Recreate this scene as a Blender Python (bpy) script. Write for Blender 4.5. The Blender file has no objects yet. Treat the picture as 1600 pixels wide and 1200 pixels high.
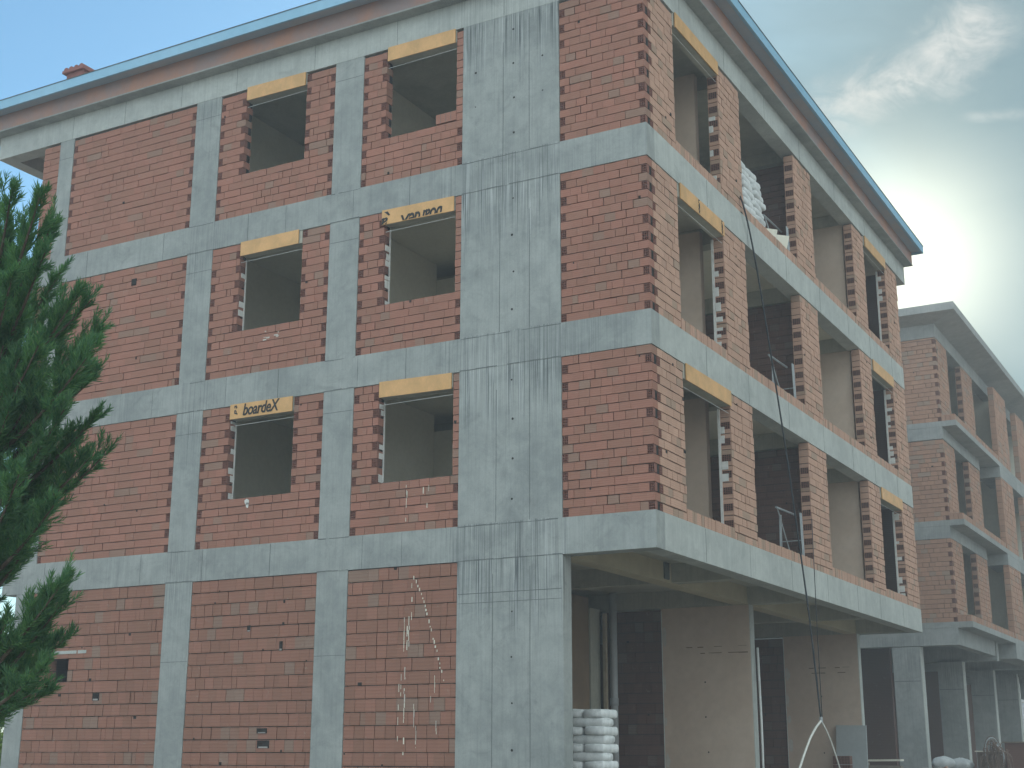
import bpy, math, random
from mathutils import Vector, Matrix

S = bpy.context.scene
COL = S.collection
R = random.Random(7)

# ------------------------------------------------------------------ camera
CAM = Vector((7.641, -17.970, 1.017))
FW = Vector((-0.46896774, 0.84446369, 0.25874761))
RT = Vector((0.8744776, 0.48506228, 0.0018717))
UP = Vector((0.12392812, -0.22714676, 0.96594315))
cd = bpy.data.cameras.new("camera")
cam = bpy.data.objects.new("camera", cd)
COL.objects.link(cam)
cd.sensor_width = 36.0
cd.lens = 36.0 * 2159.2 / 1600.0
cd.clip_start = 0.05
cd.clip_end = 5000
m = Matrix.Identity(4)
for i in range(3):
    m[i][0] = RT[i]; m[i][1] = UP[i]; m[i][2] = -FW[i]; m[i][3] = CAM[i]
cam.matrix_world = m
S.camera = cam

# ------------------------------------------------------------------ view
S.view_settings.view_transform = 'Standard'
S.view_settings.look = 'None'
S.view_settings.exposure = 0.66
S.view_settings.gamma = 1.0
S.cycles.max_bounces = 8
S.cycles.volume_bounces = 1

# ------------------------------------------------------------------ sun and sky
SUN_AZ = math.radians(-12.7)      # from +Y towards +X
SUN_EL = math.radians(19.3)
SUND = Vector((math.sin(SUN_AZ) * math.cos(SUN_EL), math.cos(SUN_AZ) * math.cos(SUN_EL), math.sin(SUN_EL)))
sl = bpy.data.lights.new("sun", 'SUN')
sl.energy = 2.2
sl.angle = math.radians(0.5)
sl.color = (1.0, 0.93, 0.82)
so = bpy.data.objects.new("sun", sl)
COL.objects.link(so)
so.rotation_euler = (-SUND).to_track_quat('-Z', 'Y').to_euler()


class NT:
    """small helper to write node graphs"""
    def __init__(s, tree):
        s.t = tree
    def n(s, typ, **kw):
        nd = s.t.nodes.new(typ)
        for k, v in kw.items():
            if k.startswith('_'):
                setattr(nd, k[1:], v)
        return nd
    def link(s, a, b):
        s.t.links.new(a, b)
    def put(s, sock, v):
        if isinstance(v, bpy.types.NodeSocket):
            s.t.links.new(v, sock)
        else:
            sock.default_value = v
    def math(s, op, a, b=0.0, c=0.0, clamp=False):
        nd = s.t.nodes.new('ShaderNodeMath'); nd.operation = op; nd.use_clamp = clamp
        s.put(nd.inputs[0], a); s.put(nd.inputs[1], b); s.put(nd.inputs[2], c)
        return nd.outputs[0]
    def vmath(s, op, a, b=(0, 0, 0)):
        nd = s.t.nodes.new('ShaderNodeVectorMath'); nd.operation = op
        s.put(nd.inputs[0], a); s.put(nd.inputs[1], b)
        return nd.outputs['Value'] if op in ('DOT_PRODUCT', 'LENGTH') else nd.outputs[0]
    def rng(s, v, a, b, c=0.0, d=1.0, smooth=False):
        nd = s.t.nodes.new('ShaderNodeMapRange'); nd.clamp = True
        if smooth: nd.interpolation_type = 'SMOOTHSTEP'
        s.put(nd.inputs['Value'], v)
        nd.inputs['From Min'].default_value = a; nd.inputs['From Max'].default_value = b
        nd.inputs['To Min'].default_value = c; nd.inputs['To Max'].default_value = d
        return nd.outputs[0]
    def mix(s, f, a, b, mode='MIX'):
        nd = s.t.nodes.new('ShaderNodeMix'); nd.data_type = 'RGBA'; nd.blend_type = mode
        s.put(nd.inputs[0], f)
        for sock, v in ((nd.inputs[6], a), (nd.inputs[7], b)):
            if isinstance(v, tuple) and len(v) == 3: v = v + (1,)
            s.put(sock, v)
        return nd.outputs[2]
    def noise(s, vec, scale, detail=4.0, rough=0.55, dist=0.0):
        nd = s.t.nodes.new('ShaderNodeTexNoise')
        s.put(nd.inputs['Vector'], vec)
        nd.inputs['Scale'].default_value = scale; nd.inputs['Detail'].default_value = detail
        nd.inputs['Roughness'].default_value = rough; nd.inputs['Distortion'].default_value = dist
        return nd.outputs[0]
    def scale(s, vec, sc, loc=(0, 0, 0)):
        nd = s.t.nodes.new('ShaderNodeMapping')
        s.put(nd.inputs['Vector'], vec)
        nd.inputs['Scale'].default_value = sc; nd.inputs['Location'].default_value = loc
        return nd.outputs[0]
    def sep(s, vec):
        nd = s.t.nodes.new('ShaderNodeSeparateXYZ'); s.put(nd.inputs[0], vec)
        return nd.outputs


def pdir(px, py):
    """direction in the world of a point of the sky"""
    return (FW + RT * ((px - 800) / 2159.2) - UP * ((py - 600) / 2159.2)).normalized()


def build_world():
    w = bpy.data.worlds.new("World")
    S.world = w
    w.use_nodes = True
    t = w.node_tree
    for n in list(t.nodes): t.nodes.remove(n)
    g = NT(t)
    out = g.n('ShaderNodeOutputWorld')
    bg = g.n('ShaderNodeBackground')
    g.link(bg.outputs[0], out.inputs[0])
    sky = g.n('ShaderNodeTexSky')
    sky.sky_type = 'NISHITA'
    sky.sun_disc = False
    sky.sun_elevation = SUN_EL
    sky.sun_rotation = SUN_AZ
    sky.air_density = 1.0; sky.dust_density = 0.5; sky.ozone_density = 2.5
    d = g.n('ShaderNodeTexCoord').outputs['Generated']
    d = g.vmath('NORMALIZE', d)
    # thin veil of high cloud, thicker towards the sun's side of the sky
    rt = tuple(Vector((RT.x, RT.y, 0)).normalized())
    sx = g.vmath('DOT_PRODUCT', d, rt)
    fx = g.vmath('DOT_PRODUCT', d, tuple(Vector((FW.x, FW.y, 0)).normalized()))
    z = g.sep(d)[2]
    ang = g.math('ARCTAN2', sx, fx)
    warp = g.noise(g.scale(d, (2.0, 2.0, 5.0)), 1.6, 5.0, 0.55, 0.4)
    veil = g.rng(g.math('ADD', ang, g.math('MULTIPLY', g.math('SUBTRACT', warp, 0.5), 0.22)), -0.06, 0.32, 0.0, 0.95, True)
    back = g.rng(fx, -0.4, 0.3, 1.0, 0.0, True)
    soft = g.noise(g.scale(d, (1.2, 1.2, 4.5), (3.1, 0, 0)), 2.2, 6.0, 0.6, 0.6)
    veilcol = g.mix(g.rng(soft, 0.3, 0.7), (0.98, 1.62, 1.86), (1.5, 2.08, 2.22))
    base = g.mix(veil, g.mix(1.0, sky.outputs[0], (0.74, 1.02, 1.03), 'MULTIPLY'), veilcol)
    # unseen bright cloud added opposite the sun to light the facades
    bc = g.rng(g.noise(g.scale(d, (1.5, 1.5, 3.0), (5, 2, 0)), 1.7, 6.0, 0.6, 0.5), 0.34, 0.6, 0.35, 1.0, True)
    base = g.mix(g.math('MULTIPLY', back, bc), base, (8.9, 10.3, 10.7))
    # wisps of cirrus along two streaks
    def streak(p, q, wid, amount, seed, base):
        a, b = pdir(*p), pdir(*q)
        n = a.cross(b).normalized()
        mid = (a + b).normalized()
        tan = n.cross(mid).normalized()
        half = math.asin(max(-1, min(1, b.dot(tan))))
        wob = g.noise(g.scale(d, (1, 1, 1), (seed, seed * 0.7, 0)), 9.0, 6.0, 0.62, 0.9)
        dist = g.math('ADD', g.vmath('DOT_PRODUCT', d, tuple(n)), g.math('MULTIPLY', g.math('SUBTRACT', wob, 0.5), wid * 2.6))
        along = g.math('ABSOLUTE', g.vmath('DOT_PRODUCT', d, tuple(tan)))
        ml = g.rng(along, abs(half) * 0.35, abs(half) * 1.25, 1.0, 0.0, True)
        mw = g.rng(g.math('ABSOLUTE', dist), 0.0, wid, 1.0, 0.0, True)
        front = g.rng(g.vmath('DOT_PRODUCT', d, tuple(mid)), 0.5, 0.7)
        fine = g.rng(g.noise(g.scale(d, (1, 1, 1.6), (seed * 2, 1, 0)), 26.0, 7.0, 0.66, 1.4), 0.33, 0.66)
        f = g.math('MULTIPLY', g.math('MULTIPLY', ml, mw), g.math('MULTIPLY', front, g.math('MULTIPLY', fine, amount)))
        return g.mix(f, base, (4.3, 4.4, 4.2))
    base = streak((1250, 195), (1600, 30), 0.026, 0.85, 1.7, base)
    base = streak((1440, 110), (1560, 10), 0.036, 0.9, 4.2, base)
    base = streak((1270, 178), (1400, 138), 0.012, 0.7, 2.9, base)
    base = streak((1500, 180), (1620, 175), 0.007, 0.35, 6.6, base)
    # bright air round the sun
    sd = g.vmath('DOT_PRODUCT', d, tuple(SUND))
    sd = g.math('MAXIMUM', sd, 0.0)
    core = g.math('MULTIPLY', g.math('POWER', sd, 430.0), 6.5)
    wide = g.math('MULTIPLY', g.math('POWER', sd, 120.0), 0.25)
    glow = g.math('ADD', core, wide)
    gl = g.mix(1.0, g.mix(0.0, (1.0, 0.95, 0.70), (1, 1, 1)), glow, 'MULTIPLY')
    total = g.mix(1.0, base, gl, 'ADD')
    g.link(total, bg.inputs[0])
    bg.inputs[1].default_value = 0.115


build_world()

# ------------------------------------------------------------------ materials
MATS = {}


def mat(name):
    mt = bpy.data.materials.new(name)
    mt.use_nodes = True
    t = mt.node_tree
    for n in list(t.nodes): t.nodes.remove(n)
    g = NT(t)
    out = g.n('ShaderNodeOutputMaterial')
    bs = g.n('ShaderNodeBsdfPrincipled')
    g.link(bs.outputs[0], out.inputs[0])
    MATS[name] = mt
    return mt, g, bs, out


def bump(g, bs, h, strength=0.3, dist=0.01):
    b = g.n('ShaderNodeBump')
    b.inputs['Strength'].default_value = strength
    b.inputs['Distance'].default_value = dist
    g.link(h, b.inputs['Height'])
    g.link(b.outputs[0], bs.inputs['Normal'])


def spec(bs, rough=0.85, s=0.25):
    bs.inputs['Roughness'].default_value = rough
    bs.inputs['Specular IOR Level'].default_value = s


def concrete(name, light, dark, streaks=1.0, warm=0.0, zshift=0.0):
    mt, g, bs, out = mat(name)
    P = g.n('ShaderNodeTexCoord').outputs['Object']
    x, y, z = g.sep(P)
    big = g.noise(P, 0.55, 6.0, 0.6, 0.4)
    mid = g.noise(P, 3.2, 6.0, 0.65, 0.3)
    fine = g.noise(P, 45.0, 3.0, 0.6)
    f = g.math('ADD', g.math('MULTIPLY', big, 0.55), g.math('MULTIPLY', mid, 0.45))
    c = g.mix(g.rng(f, 0.36, 0.64, 0, 1, True), dark, light)
    c = g.mix(g.math('MULTIPLY', g.rng(fine, 0.35, 0.75), 0.22), c, tuple(v * 0.72 for v in dark))
    # grout-coloured blotches
    bl = g.rng(g.noise(g.scale(P, (1, 1, 0.6), (7, 3, 1)), 1.6, 6.0, 0.7, 1.0), 0.50, 0.76, 0, 0.35, True)
    c = g.mix(bl, c, tuple(v * 1.22 for v in light))
    bd = g.rng(g.noise(g.scale(P, (1, 1, 1.3), (2, 9, 4)), 2.3, 6.0, 0.72, 0.8), 0.50, 0.80, 0, 0.55, True)
    c = g.mix(bd, c, tuple(v * 0.62 for v in dark))
    sc = g.rng(g.noise(g.scale(P, (1.4, 1.4, 0.5), (6, 1, 2)), 5.5, 8.0, 0.78, 1.5), 0.58, 0.70, 0, 0.35, True)
    c = g.mix(sc, c, tuple(v * 0.7 for v in dark))
    vg = g.noise(g.scale(P, (1, 1, 0.035), (9, 4, 0)), 24.0, 5.0, 0.7)
    c = g.mix(g.rng(vg, 0.48, 0.72, 0, 0.34), c, tuple(v * 0.66 for v in dark))
    # run marks below each storey's pour
    fl = g.math('DIVIDE', g.math('SUBTRACT', z, 1.40 + zshift), 3.0)
    ph = g.math('FRACT', fl)
    cmb = g.n('ShaderNodeCombineXYZ')
    g.link(g.math('MULTIPLY', g.math('FLOOR', fl), 5.37), cmb.inputs[0])
    Q = g.vmath('ADD', P, cmb.outputs[0])
    mz = g.rng(g.math('ADD', ph, g.math('MULTIPLY', g.math('SUBTRACT', g.noise(g.scale(Q, (5, 5, 0.0)), 1.0, 3.0), 0.5), 0.95)), 0.46, 0.82, 0.0, 1.0)
    mz = g.math('MULTIPLY', mz, g.rng(ph, 0.80, 0.83, 1.0, 0.5))
    px = g.rng(g.noise(g.scale(P, (1, 1, 0.12), (4.4, 0, 0)), 0.62, 3.0, 0.5), 0.50, 0.64, 0.05, 1.0, True)
    wn = g.math('MULTIPLY', g.rng(x, -4.0, -3.4, 0.0, 1.0, True), g.rng(x, -1.6, -1.2, 1.0, 0.0, True))
    mz = g.math('MULTIPLY', mz, g.rng(z, 1.7 + zshift, 2.0 + zshift))
    px = g.math('MULTIPLY', g.math('MAXIMUM', px, wn), g.rng(wn, 0.0, 1.0, 0.62, 1.25))
    s1 = g.noise(g.scale(Q, (1, 1, 0.008)), 52.0, 2.0, 0.6)
    s2 = g.noise(g.scale(Q, (1, 1, 0.02), (11, 5, 0)), 13.0, 4.0, 0.7)
    st = g.math('MULTIPLY', g.math('MAXIMUM', g.rng(s1, 0.53, 0.60), g.math('MULTIPLY', g.rng(s2, 0.60, 0.68), 0.7)), g.math('MULTIPLY', mz, px))
    c = g.mix(g.math('MULTIPLY', st, 0.68 * streaks, 0.0, True), c, (0.075, 0.085, 0.09))
    s3 = g.noise(g.scale(Q, (1, 1, 0.02), (3, 8, 0)), 42.0, 2.0, 0.6)
    c = g.mix(g.math('MULTIPLY', g.rng(s3, 0.56, 0.64), g.math('MULTIPLY', g.math('MULTIPLY', mz, px), 0.4 * streaks)), c, (0.62, 0.63, 0.62))
    # pin holes
    v = g.n('ShaderNodeTexVoronoi'); v.inputs['Scale'].default_value = 9.0
    g.link(P, v.inputs['Vector'])
    pin = g.math('MULTIPLY', g.rng(v.outputs['Distance'], 0.03, 0.07, 1.0, 0.0), g.rng(g.noise(P, 1.7, 2.0), 0.55, 0.6))
    c = g.mix(g.math('MULTIPLY', pin, 0.7), c, (0.08, 0.085, 0.085))
    g.link(c, bs.inputs['Base Color'])
    spec(bs, 0.86, 0.3)
    bump(g, bs, g.math('ADD', g.math('MULTIPLY', mid, 0.7), g.math('MULTIPLY', fine, 0.3)), 0.35, 0.012)
    return mt


concrete('concrete', (0.40, 0.41, 0.385), (0.27, 0.283, 0.272))
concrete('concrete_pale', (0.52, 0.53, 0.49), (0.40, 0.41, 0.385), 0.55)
concrete('concrete_rear', (0.36, 0.365, 0.35), (0.25, 0.26, 0.25), 0.5)
concrete('concrete_inner', (0.50, 0.48, 0.40), (0.40, 0.385, 0.32), 0.2)


def brick(name, ca, cb, cg, grey, groove):
    mt, g, bs, out = mat(name)
    P = g.n('ShaderNodeTexCoord').outputs['Object']
    geo = g.n('ShaderNodeNewGeometry')
    rnd = geo.outputs['Random Per Island']
    z = g.sep(P)[2]
    r2 = g.math('FRACT', g.math('MULTIPLY', rnd, 37.31))
    r3 = g.math('FRACT', g.math('MULTIPLY', rnd, 91.77))
    c = g.mix(r2, ca, cb)
    big = g.noise(P, 0.9, 5.0, 0.6)
    c = g.mix(g.rng(big, 0.35, 0.7, 0.0, 0.45), c, tuple(v * 0.78 for v in cb))
    c = g.mix(g.math('MULTIPLY', g.rng(rnd, 1.0 - grey, 1.0 - grey + 0.02), 0.7), c, cg)
    fine = g.noise(P, 60.0, 4.0, 0.65)
    mid = g.noise(P, 9.0, 5.0, 0.7, 0.6)
    c = g.mix(g.rng(fine, 0.3, 0.75, 0.0, 0.35), c, tuple(v * 0.62 for v in ca))
    # dried mortar smears
    sm = g.rng(mid, 0.60, 0.74, 0, 0.42, True)
    c = g.mix(sm, c, (0.36, 0.32, 0.28))
    # combed faces
    gr = g.math('SINE', g.math('MULTIPLY', z, 2 * math.pi / groove))
    c = g.mix(g.rng(gr, 0.2, 1.0, 0.0, 0.26), c, tuple(v * 0.5 for v in ca))
    c = g.mix(g.math('MULTIPLY', r3, 0.22), c, tuple(v * 0.55 for v in ca))
    g.link(c, bs.inputs['Base Color'])
    spec(bs, 0.9, 0.15)
    bump(g, bs, g.math('ADD', g.math('MULTIPLY', gr, 0.25), g.math('MULTIPLY', fine, 0.6)), 0.4, 0.006)
    return mt


brick('brick', (0.45, 0.203, 0.147), (0.365, 0.185, 0.13), (0.30, 0.225, 0.17), 0.10, 0.034)
brick('brick_ground', (0.39, 0.185, 0.132), (0.31, 0.16, 0.11), (0.29, 0.23, 0.18), 0.10, 0.05)
brick('brick_side_lit', (0.64, 0.385, 0.28), (0.54, 0.325, 0.235), (0.34, 0.26, 0.19), 0.12, 0.034)  # paler copy of the brick, glow on the right-hand face put into its colour
brick('brick_rear', (0.50, 0.285, 0.195), (0.41, 0.235, 0.165), (0.32, 0.27, 0.22), 0.15, 0.05)
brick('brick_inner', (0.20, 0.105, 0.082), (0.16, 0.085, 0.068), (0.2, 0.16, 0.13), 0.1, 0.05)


def plain(name, ca, cb, scale=4.0, rough=0.8, s=0.25, bstr=0.25, metal=0.0):
    mt, g, bs, out = mat(name)
    P = g.n('ShaderNodeTexCoord').outputs['Object']
    n1 = g.noise(P, scale, 6.0, 0.62, 0.4)
    n2 = g.noise(P, scale * 9, 4.0, 0.6)
    c = g.mix(g.rng(n1, 0.32, 0.68, 0, 1, True), ca, cb)
    c = g.mix(g.rng(n2, 0.4, 0.8, 0, 0.2), c, tuple(v * 0.6 for v in ca))
    g.link(c, bs.inputs['Base Color'])
    spec(bs, rough, s)
    bs.inputs['Metallic'].default_value = metal
    if bstr: bump(g, bs, n2, bstr, 0.004)
    return mt


plain('mortar', (0.05, 0.036, 0.03), (0.085, 0.064, 0.053), 6.0)
plain('hollow_brick', (0.27, 0.12, 0.09), (0.22, 0.10, 0.075), 8.0, 0.9)
plain('hole_dark', (0.03, 0.026, 0.024), (0.045, 0.04, 0.036), 5.0, 0.95, 0.05)
plain('seam', (0.12, 0.13, 0.13), (0.17, 0.18, 0.175), 12.0, 0.95, 0.1)
plain('plaster', (0.76, 0.71, 0.59), (0.80, 0.755, 0.64), 1.3)
plain('plaster_warm', (0.58, 0.44, 0.345), (0.66, 0.52, 0.42), 0.8)
plain('plaster_brown', (0.28, 0.19, 0.12), (0.22, 0.15, 0.10), 1.2)
plain('beam_yellow', (0.56, 0.49, 0.34), (0.48, 0.41, 0.28), 1.1)
plain('plaster_patch', (0.56, 0.50, 0.44), (0.62, 0.57, 0.51), 9.0)
plain('plaster_white', (0.62, 0.60, 0.56), (0.74, 0.72, 0.68), 10.0)
plain('orange_board', (0.60, 0.335, 0.13), (0.76, 0.42, 0.165), 3.2, 0.45, 0.4, 0.1)
plain('black_print', (0.025, 0.025, 0.025), (0.04, 0.038, 0.035), 5.0, 0.6)
plain('fascia_metal', (0.24, 0.46, 0.62), (0.28, 0.50, 0.66), 0.7, 0.38, 0.5, 0.05)
plain('roof_sheet', (0.30, 0.24, 0.22), (0.36, 0.28, 0.25), 0.9, 0.6)
plain('eaves_board', (0.46, 0.24, 0.17), (0.33, 0.25, 0.24), 1.1, 0.8)
plain('eaves_lining', (0.36, 0.46, 0.56), (0.46, 0.46, 0.48), 0.9, 0.6)
plain('white_sack', (0.60, 0.61, 0.60), (0.80, 0.80, 0.78), 7.0, 0.55, 0.3, 0.3)
plain('grey_sack', (0.42, 0.44, 0.44), (0.55, 0.56, 0.55), 5.0, 0.7, 0.3, 0.4)
plain('grey_plastic', (0.42, 0.43, 0.44), (0.48, 0.49, 0.49), 3.0, 0.5, 0.4, 0.05)
plain('timber', (0.46, 0.36, 0.25), (0.36, 0.28, 0.19), 7.0)
plain('timber_dark', (0.20, 0.165, 0.13), (0.28, 0.23, 0.175), 7.0)
plain('white_paint', (0.66, 0.66, 0.63), (0.74, 0.74, 0.71), 9.0, 0.6)
plain('steel_grey', (0.34, 0.36, 0.37), (0.44, 0.46, 0.47), 14.0, 0.5, 0.5, 0.1, 0.4)
plain('rusty_steel', (0.17, 0.10, 0.07), (0.25, 0.18, 0.14), 14.0, 0.75, 0.4, 0.2, 0.2)
plain('black_rope', (0.03, 0.032, 0.036), (0.05, 0.052, 0.056), 30.0, 0.85)
plain('pale_rope', (0.62, 0.61, 0.55), (0.72, 0.70, 0.64), 30.0, 0.85)
plain('cement_board', (0.40, 0.42, 0.42), (0.46, 0.475, 0.47), 1.3, 0.8)
plain('bark', (0.11, 0.08, 0.06), (0.17, 0.13, 0.10), 12.0, 0.95)
plain('chimney_clay', (0.30, 0.12, 0.10), (0.24, 0.10, 0.085), 6.0)
plain('window_frame', (0.70, 0.72, 0.72), (0.76, 0.77, 0.77), 3.0, 0.4, 0.4, 0.02)
plain('dark_glass', (0.02, 0.045, 0.055), (0.025, 0.055, 0.065), 0.7, 0.08, 0.6, 0.0)
plain('ground_soil', (0.22, 0.19, 0.155), (0.29, 0.255, 0.21), 0.35, 0.95, 0.1, 0.6)
plain('rubble', (0.28, 0.255, 0.235), (0.40, 0.37, 0.34), 3.0, 0.95)


def leafmat(name, ca, cb, trans):
    mt, g, bs, out = mat(name)
    geo = g.n('ShaderNodeNewGeometry')
    P = g.n('ShaderNodeTexCoord').outputs['Object']
    r = geo.outputs['Random Per Island']
    c = g.mix(r, ca, cb)
    c = g.mix(g.rng(g.noise(P, 2.2, 3.0), 0.38, 0.62, 0, 0.5), c, tuple(v * 0.6 for v in ca))
    g.link(c, bs.inputs['Base Color'])
    spec(bs, 0.6, 0.25)
    tr = g.n('ShaderNodeBsdfTranslucent')
    g.link(g.mix(1.0, c, (1.0, 1.15, 0.55), 'MULTIPLY'), tr.inputs[0])
    mx = g.n('ShaderNodeMixShader'); mx.inputs[0].default_value = trans
    g.link(bs.outputs[0], mx.inputs[1]); g.link(tr.outputs[0], mx.inputs[2])
    g.link(mx.outputs[0], out.inputs[0])


leafmat('needles', (0.085, 0.205, 0.125), (0.185, 0.335, 0.135), 0.42)
leafmat('broad_leaf', (0.10, 0.20, 0.03), (0.20, 0.30, 0.04), 0.4)

# ------------------------------------------------------------------ mesh helpers


class MB:
    """collects boxes, tubes and sheets and links them as one mesh object"""
    def __init__(s):
        s.v = []; s.f = []; s.m = []; s.slots = []
    def slot(s, name):
        if name not in s.slots: s.slots.append(name)
        return s.slots.index(name)
    def poly(s, pts, mname, faces):
        o = len(s.v)
        s.v.extend(tuple(p) for p in pts)
        k = s.slot(mname)
        for f in faces:
            s.f.append(tuple(o + i for i in f)); s.m.append(k)
    def box(s, x0, x1, y0, y1, z0, z1, mname):
        if x0 > x1: x0, x1 = x1, x0
        if y0 > y1: y0, y1 = y1, y0
        p = [(x0, y0, z0), (x1, y0, z0), (x1, y1, z0), (x0, y1, z0), (x0, y0, z1), (x1, y0, z1), (x1, y1, z1), (x0, y1, z1)]
        s.poly(p, mname, [(3, 2, 1, 0), (4, 5, 6, 7), (0, 1, 5, 4), (1, 2, 6, 5), (2, 3, 7, 6), (3, 0, 4, 7)])
    def hexa(s, p, mname):
        """eight corners: bottom four counter-clockwise from above, then the top four"""
        s.poly(p, mname, [(3, 2, 1, 0), (4, 5, 6, 7), (0, 1, 5, 4), (1, 2, 6, 5), (2, 3, 7, 6), (3, 0, 4, 7)])
    def bar(s, a, b, w, h, mname, up=(0, 0, 1)):
        a, b = Vector(a), Vector(b)
        d = (b - a).normalized()
        sd = d.cross(Vector(up))
        if sd.length < 1e-4: sd = d.cross(Vector((1, 0, 0)))
        sd.normalize(); u = sd.cross(d).normalized()
        q = []
        for e in (a, b):
            q += [e - sd * w / 2 - u * h / 2, e + sd * w / 2 - u * h / 2, e + sd * w / 2 + u * h / 2, e - sd * w / 2 + u * h / 2]
        s.poly(q, mname, [(0, 1, 2, 3), (7, 6, 5, 4), (0, 4, 5, 1), (1, 5, 6, 2), (2, 6, 7, 3), (3, 7, 4, 0)])
    def tube(s, pts, rad, mname, n=8):
        pts = [Vector(p) for p in pts]
        o = len(s.v); k = s.slot(mname)
        ref = None
        for i, p in enumerate(pts):
            d = (pts[min(i + 1, len(pts) - 1)] - pts[max(i - 1, 0)]).normalized()
            if ref is None:
                ref = d.orthogonal().normalized()
            ref = (ref - d * ref.dot(d)).normalized()
            b = d.cross(ref)
            r = rad[i] if isinstance(rad, (list, tuple)) else rad
            for j in range(n):
                a = 2 * math.pi * j / n
                s.v.append(tuple(p + ref * (r * math.cos(a)) + b * (r * math.sin(a))))
        for i in range(len(pts) - 1):
            for j in range(n):
                q = (o + i * n + j, o + i * n + (j + 1) % n, o + (i + 1) * n + (j + 1) % n, o + (i + 1) * n + j)
                s.f.append(q); s.m.append(k)
        s.f.append(tuple(o + j for j in reversed(range(n)))); s.m.append(k)
        e = o + (len(pts) - 1) * n
        s.f.append(tuple(e + j for j in range(n))); s.m.append(k)
    def build(s, name, parent=None, smooth=False):
        me = bpy.data.meshes.new(name)
        me.from_pydata(s.v, [], s.f)
        for sn in s.slots: me.materials.append(MATS[sn])
        me.polygons.foreach_set('material_index', s.m)
        if smooth: me.polygons.foreach_set('use_smooth', [True] * len(s.f))
        me.update()
        o = bpy.data.objects.new(name, me)
        COL.objects.link(o)
        if parent: o.parent = parent
        return o


def thing(name, label, cat, loc=(0, 0, 0), group=None):
    o = bpy.data.objects.new(name, None)
    o.empty_display_size = 0.2
    COL.objects.link(o)
    o.location = loc
    return tag(o, label, cat, group)


def tag(o, label, cat, group=None):
    o['label'] = label; o['category'] = cat
    if group: o['group'] = group
    return o


def one(name, x0, x1, y0, y1, z0, z1, mname, parent, label=None):
    b = MB(); b.box(x0, x1, y0, y1, z0, z1, mname)
    o = b.build(name, parent)
    if label: o['label'] = label
    return o


class Frame:
    """wall frame: u along the wall, n outwards, z up"""
    def __init__(s, O, u, n):
        s.O = Vector(O); s.u = Vector(u); s.n = Vector(n)
        s.flip = s.u.cross(s.n).z > 0
    def P(s, u, n, z):
        return s.O + s.u * u + s.n * n + Vector((0, 0, z))
    def box(s, b, u0, u1, n0, n1, z0, z1, mname):
        # n0 outer, n1 inner
        p = [s.P(u0, n0, z0), s.P(u1, n0, z0), s.P(u1, n1, z0), s.P(u0, n1, z0), s.P(u0, n0, z1), s.P(u1, n0, z1), s.P(u1, n1, z1), s.P(u0, n1, z1)]
        if s.flip:
            p = [p[1], p[0], p[3], p[2], p[5], p[4], p[7], p[6]]
        b.hexa(p, mname)


def hollow(b, F, u0, u1, z0, z1, n0, depth, nc, nr, mname='hollow_brick'):
    """open end of a hollow brick: a lattice of thin webs"""
    t = 0.007
    for i in range(nc + 1):
        u = u0 + (u1 - u0 - t) * i / nc
        F.box(b, u, u + t, n0, n0 - depth, z0, z1, mname)
    for j in range(nr + 1):
        z = z0 + (z1 - z0 - t) * j / nr
        for i in range(nc):
            ua = u0 + (u1 - u0 - t) * i / nc + t; ub = u0 + (u1 - u0 - t) * (i + 1) / nc
            F.box(b, ua, ub, n0 - 0.001, n0 - depth, z, z + t, mname)


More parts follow.
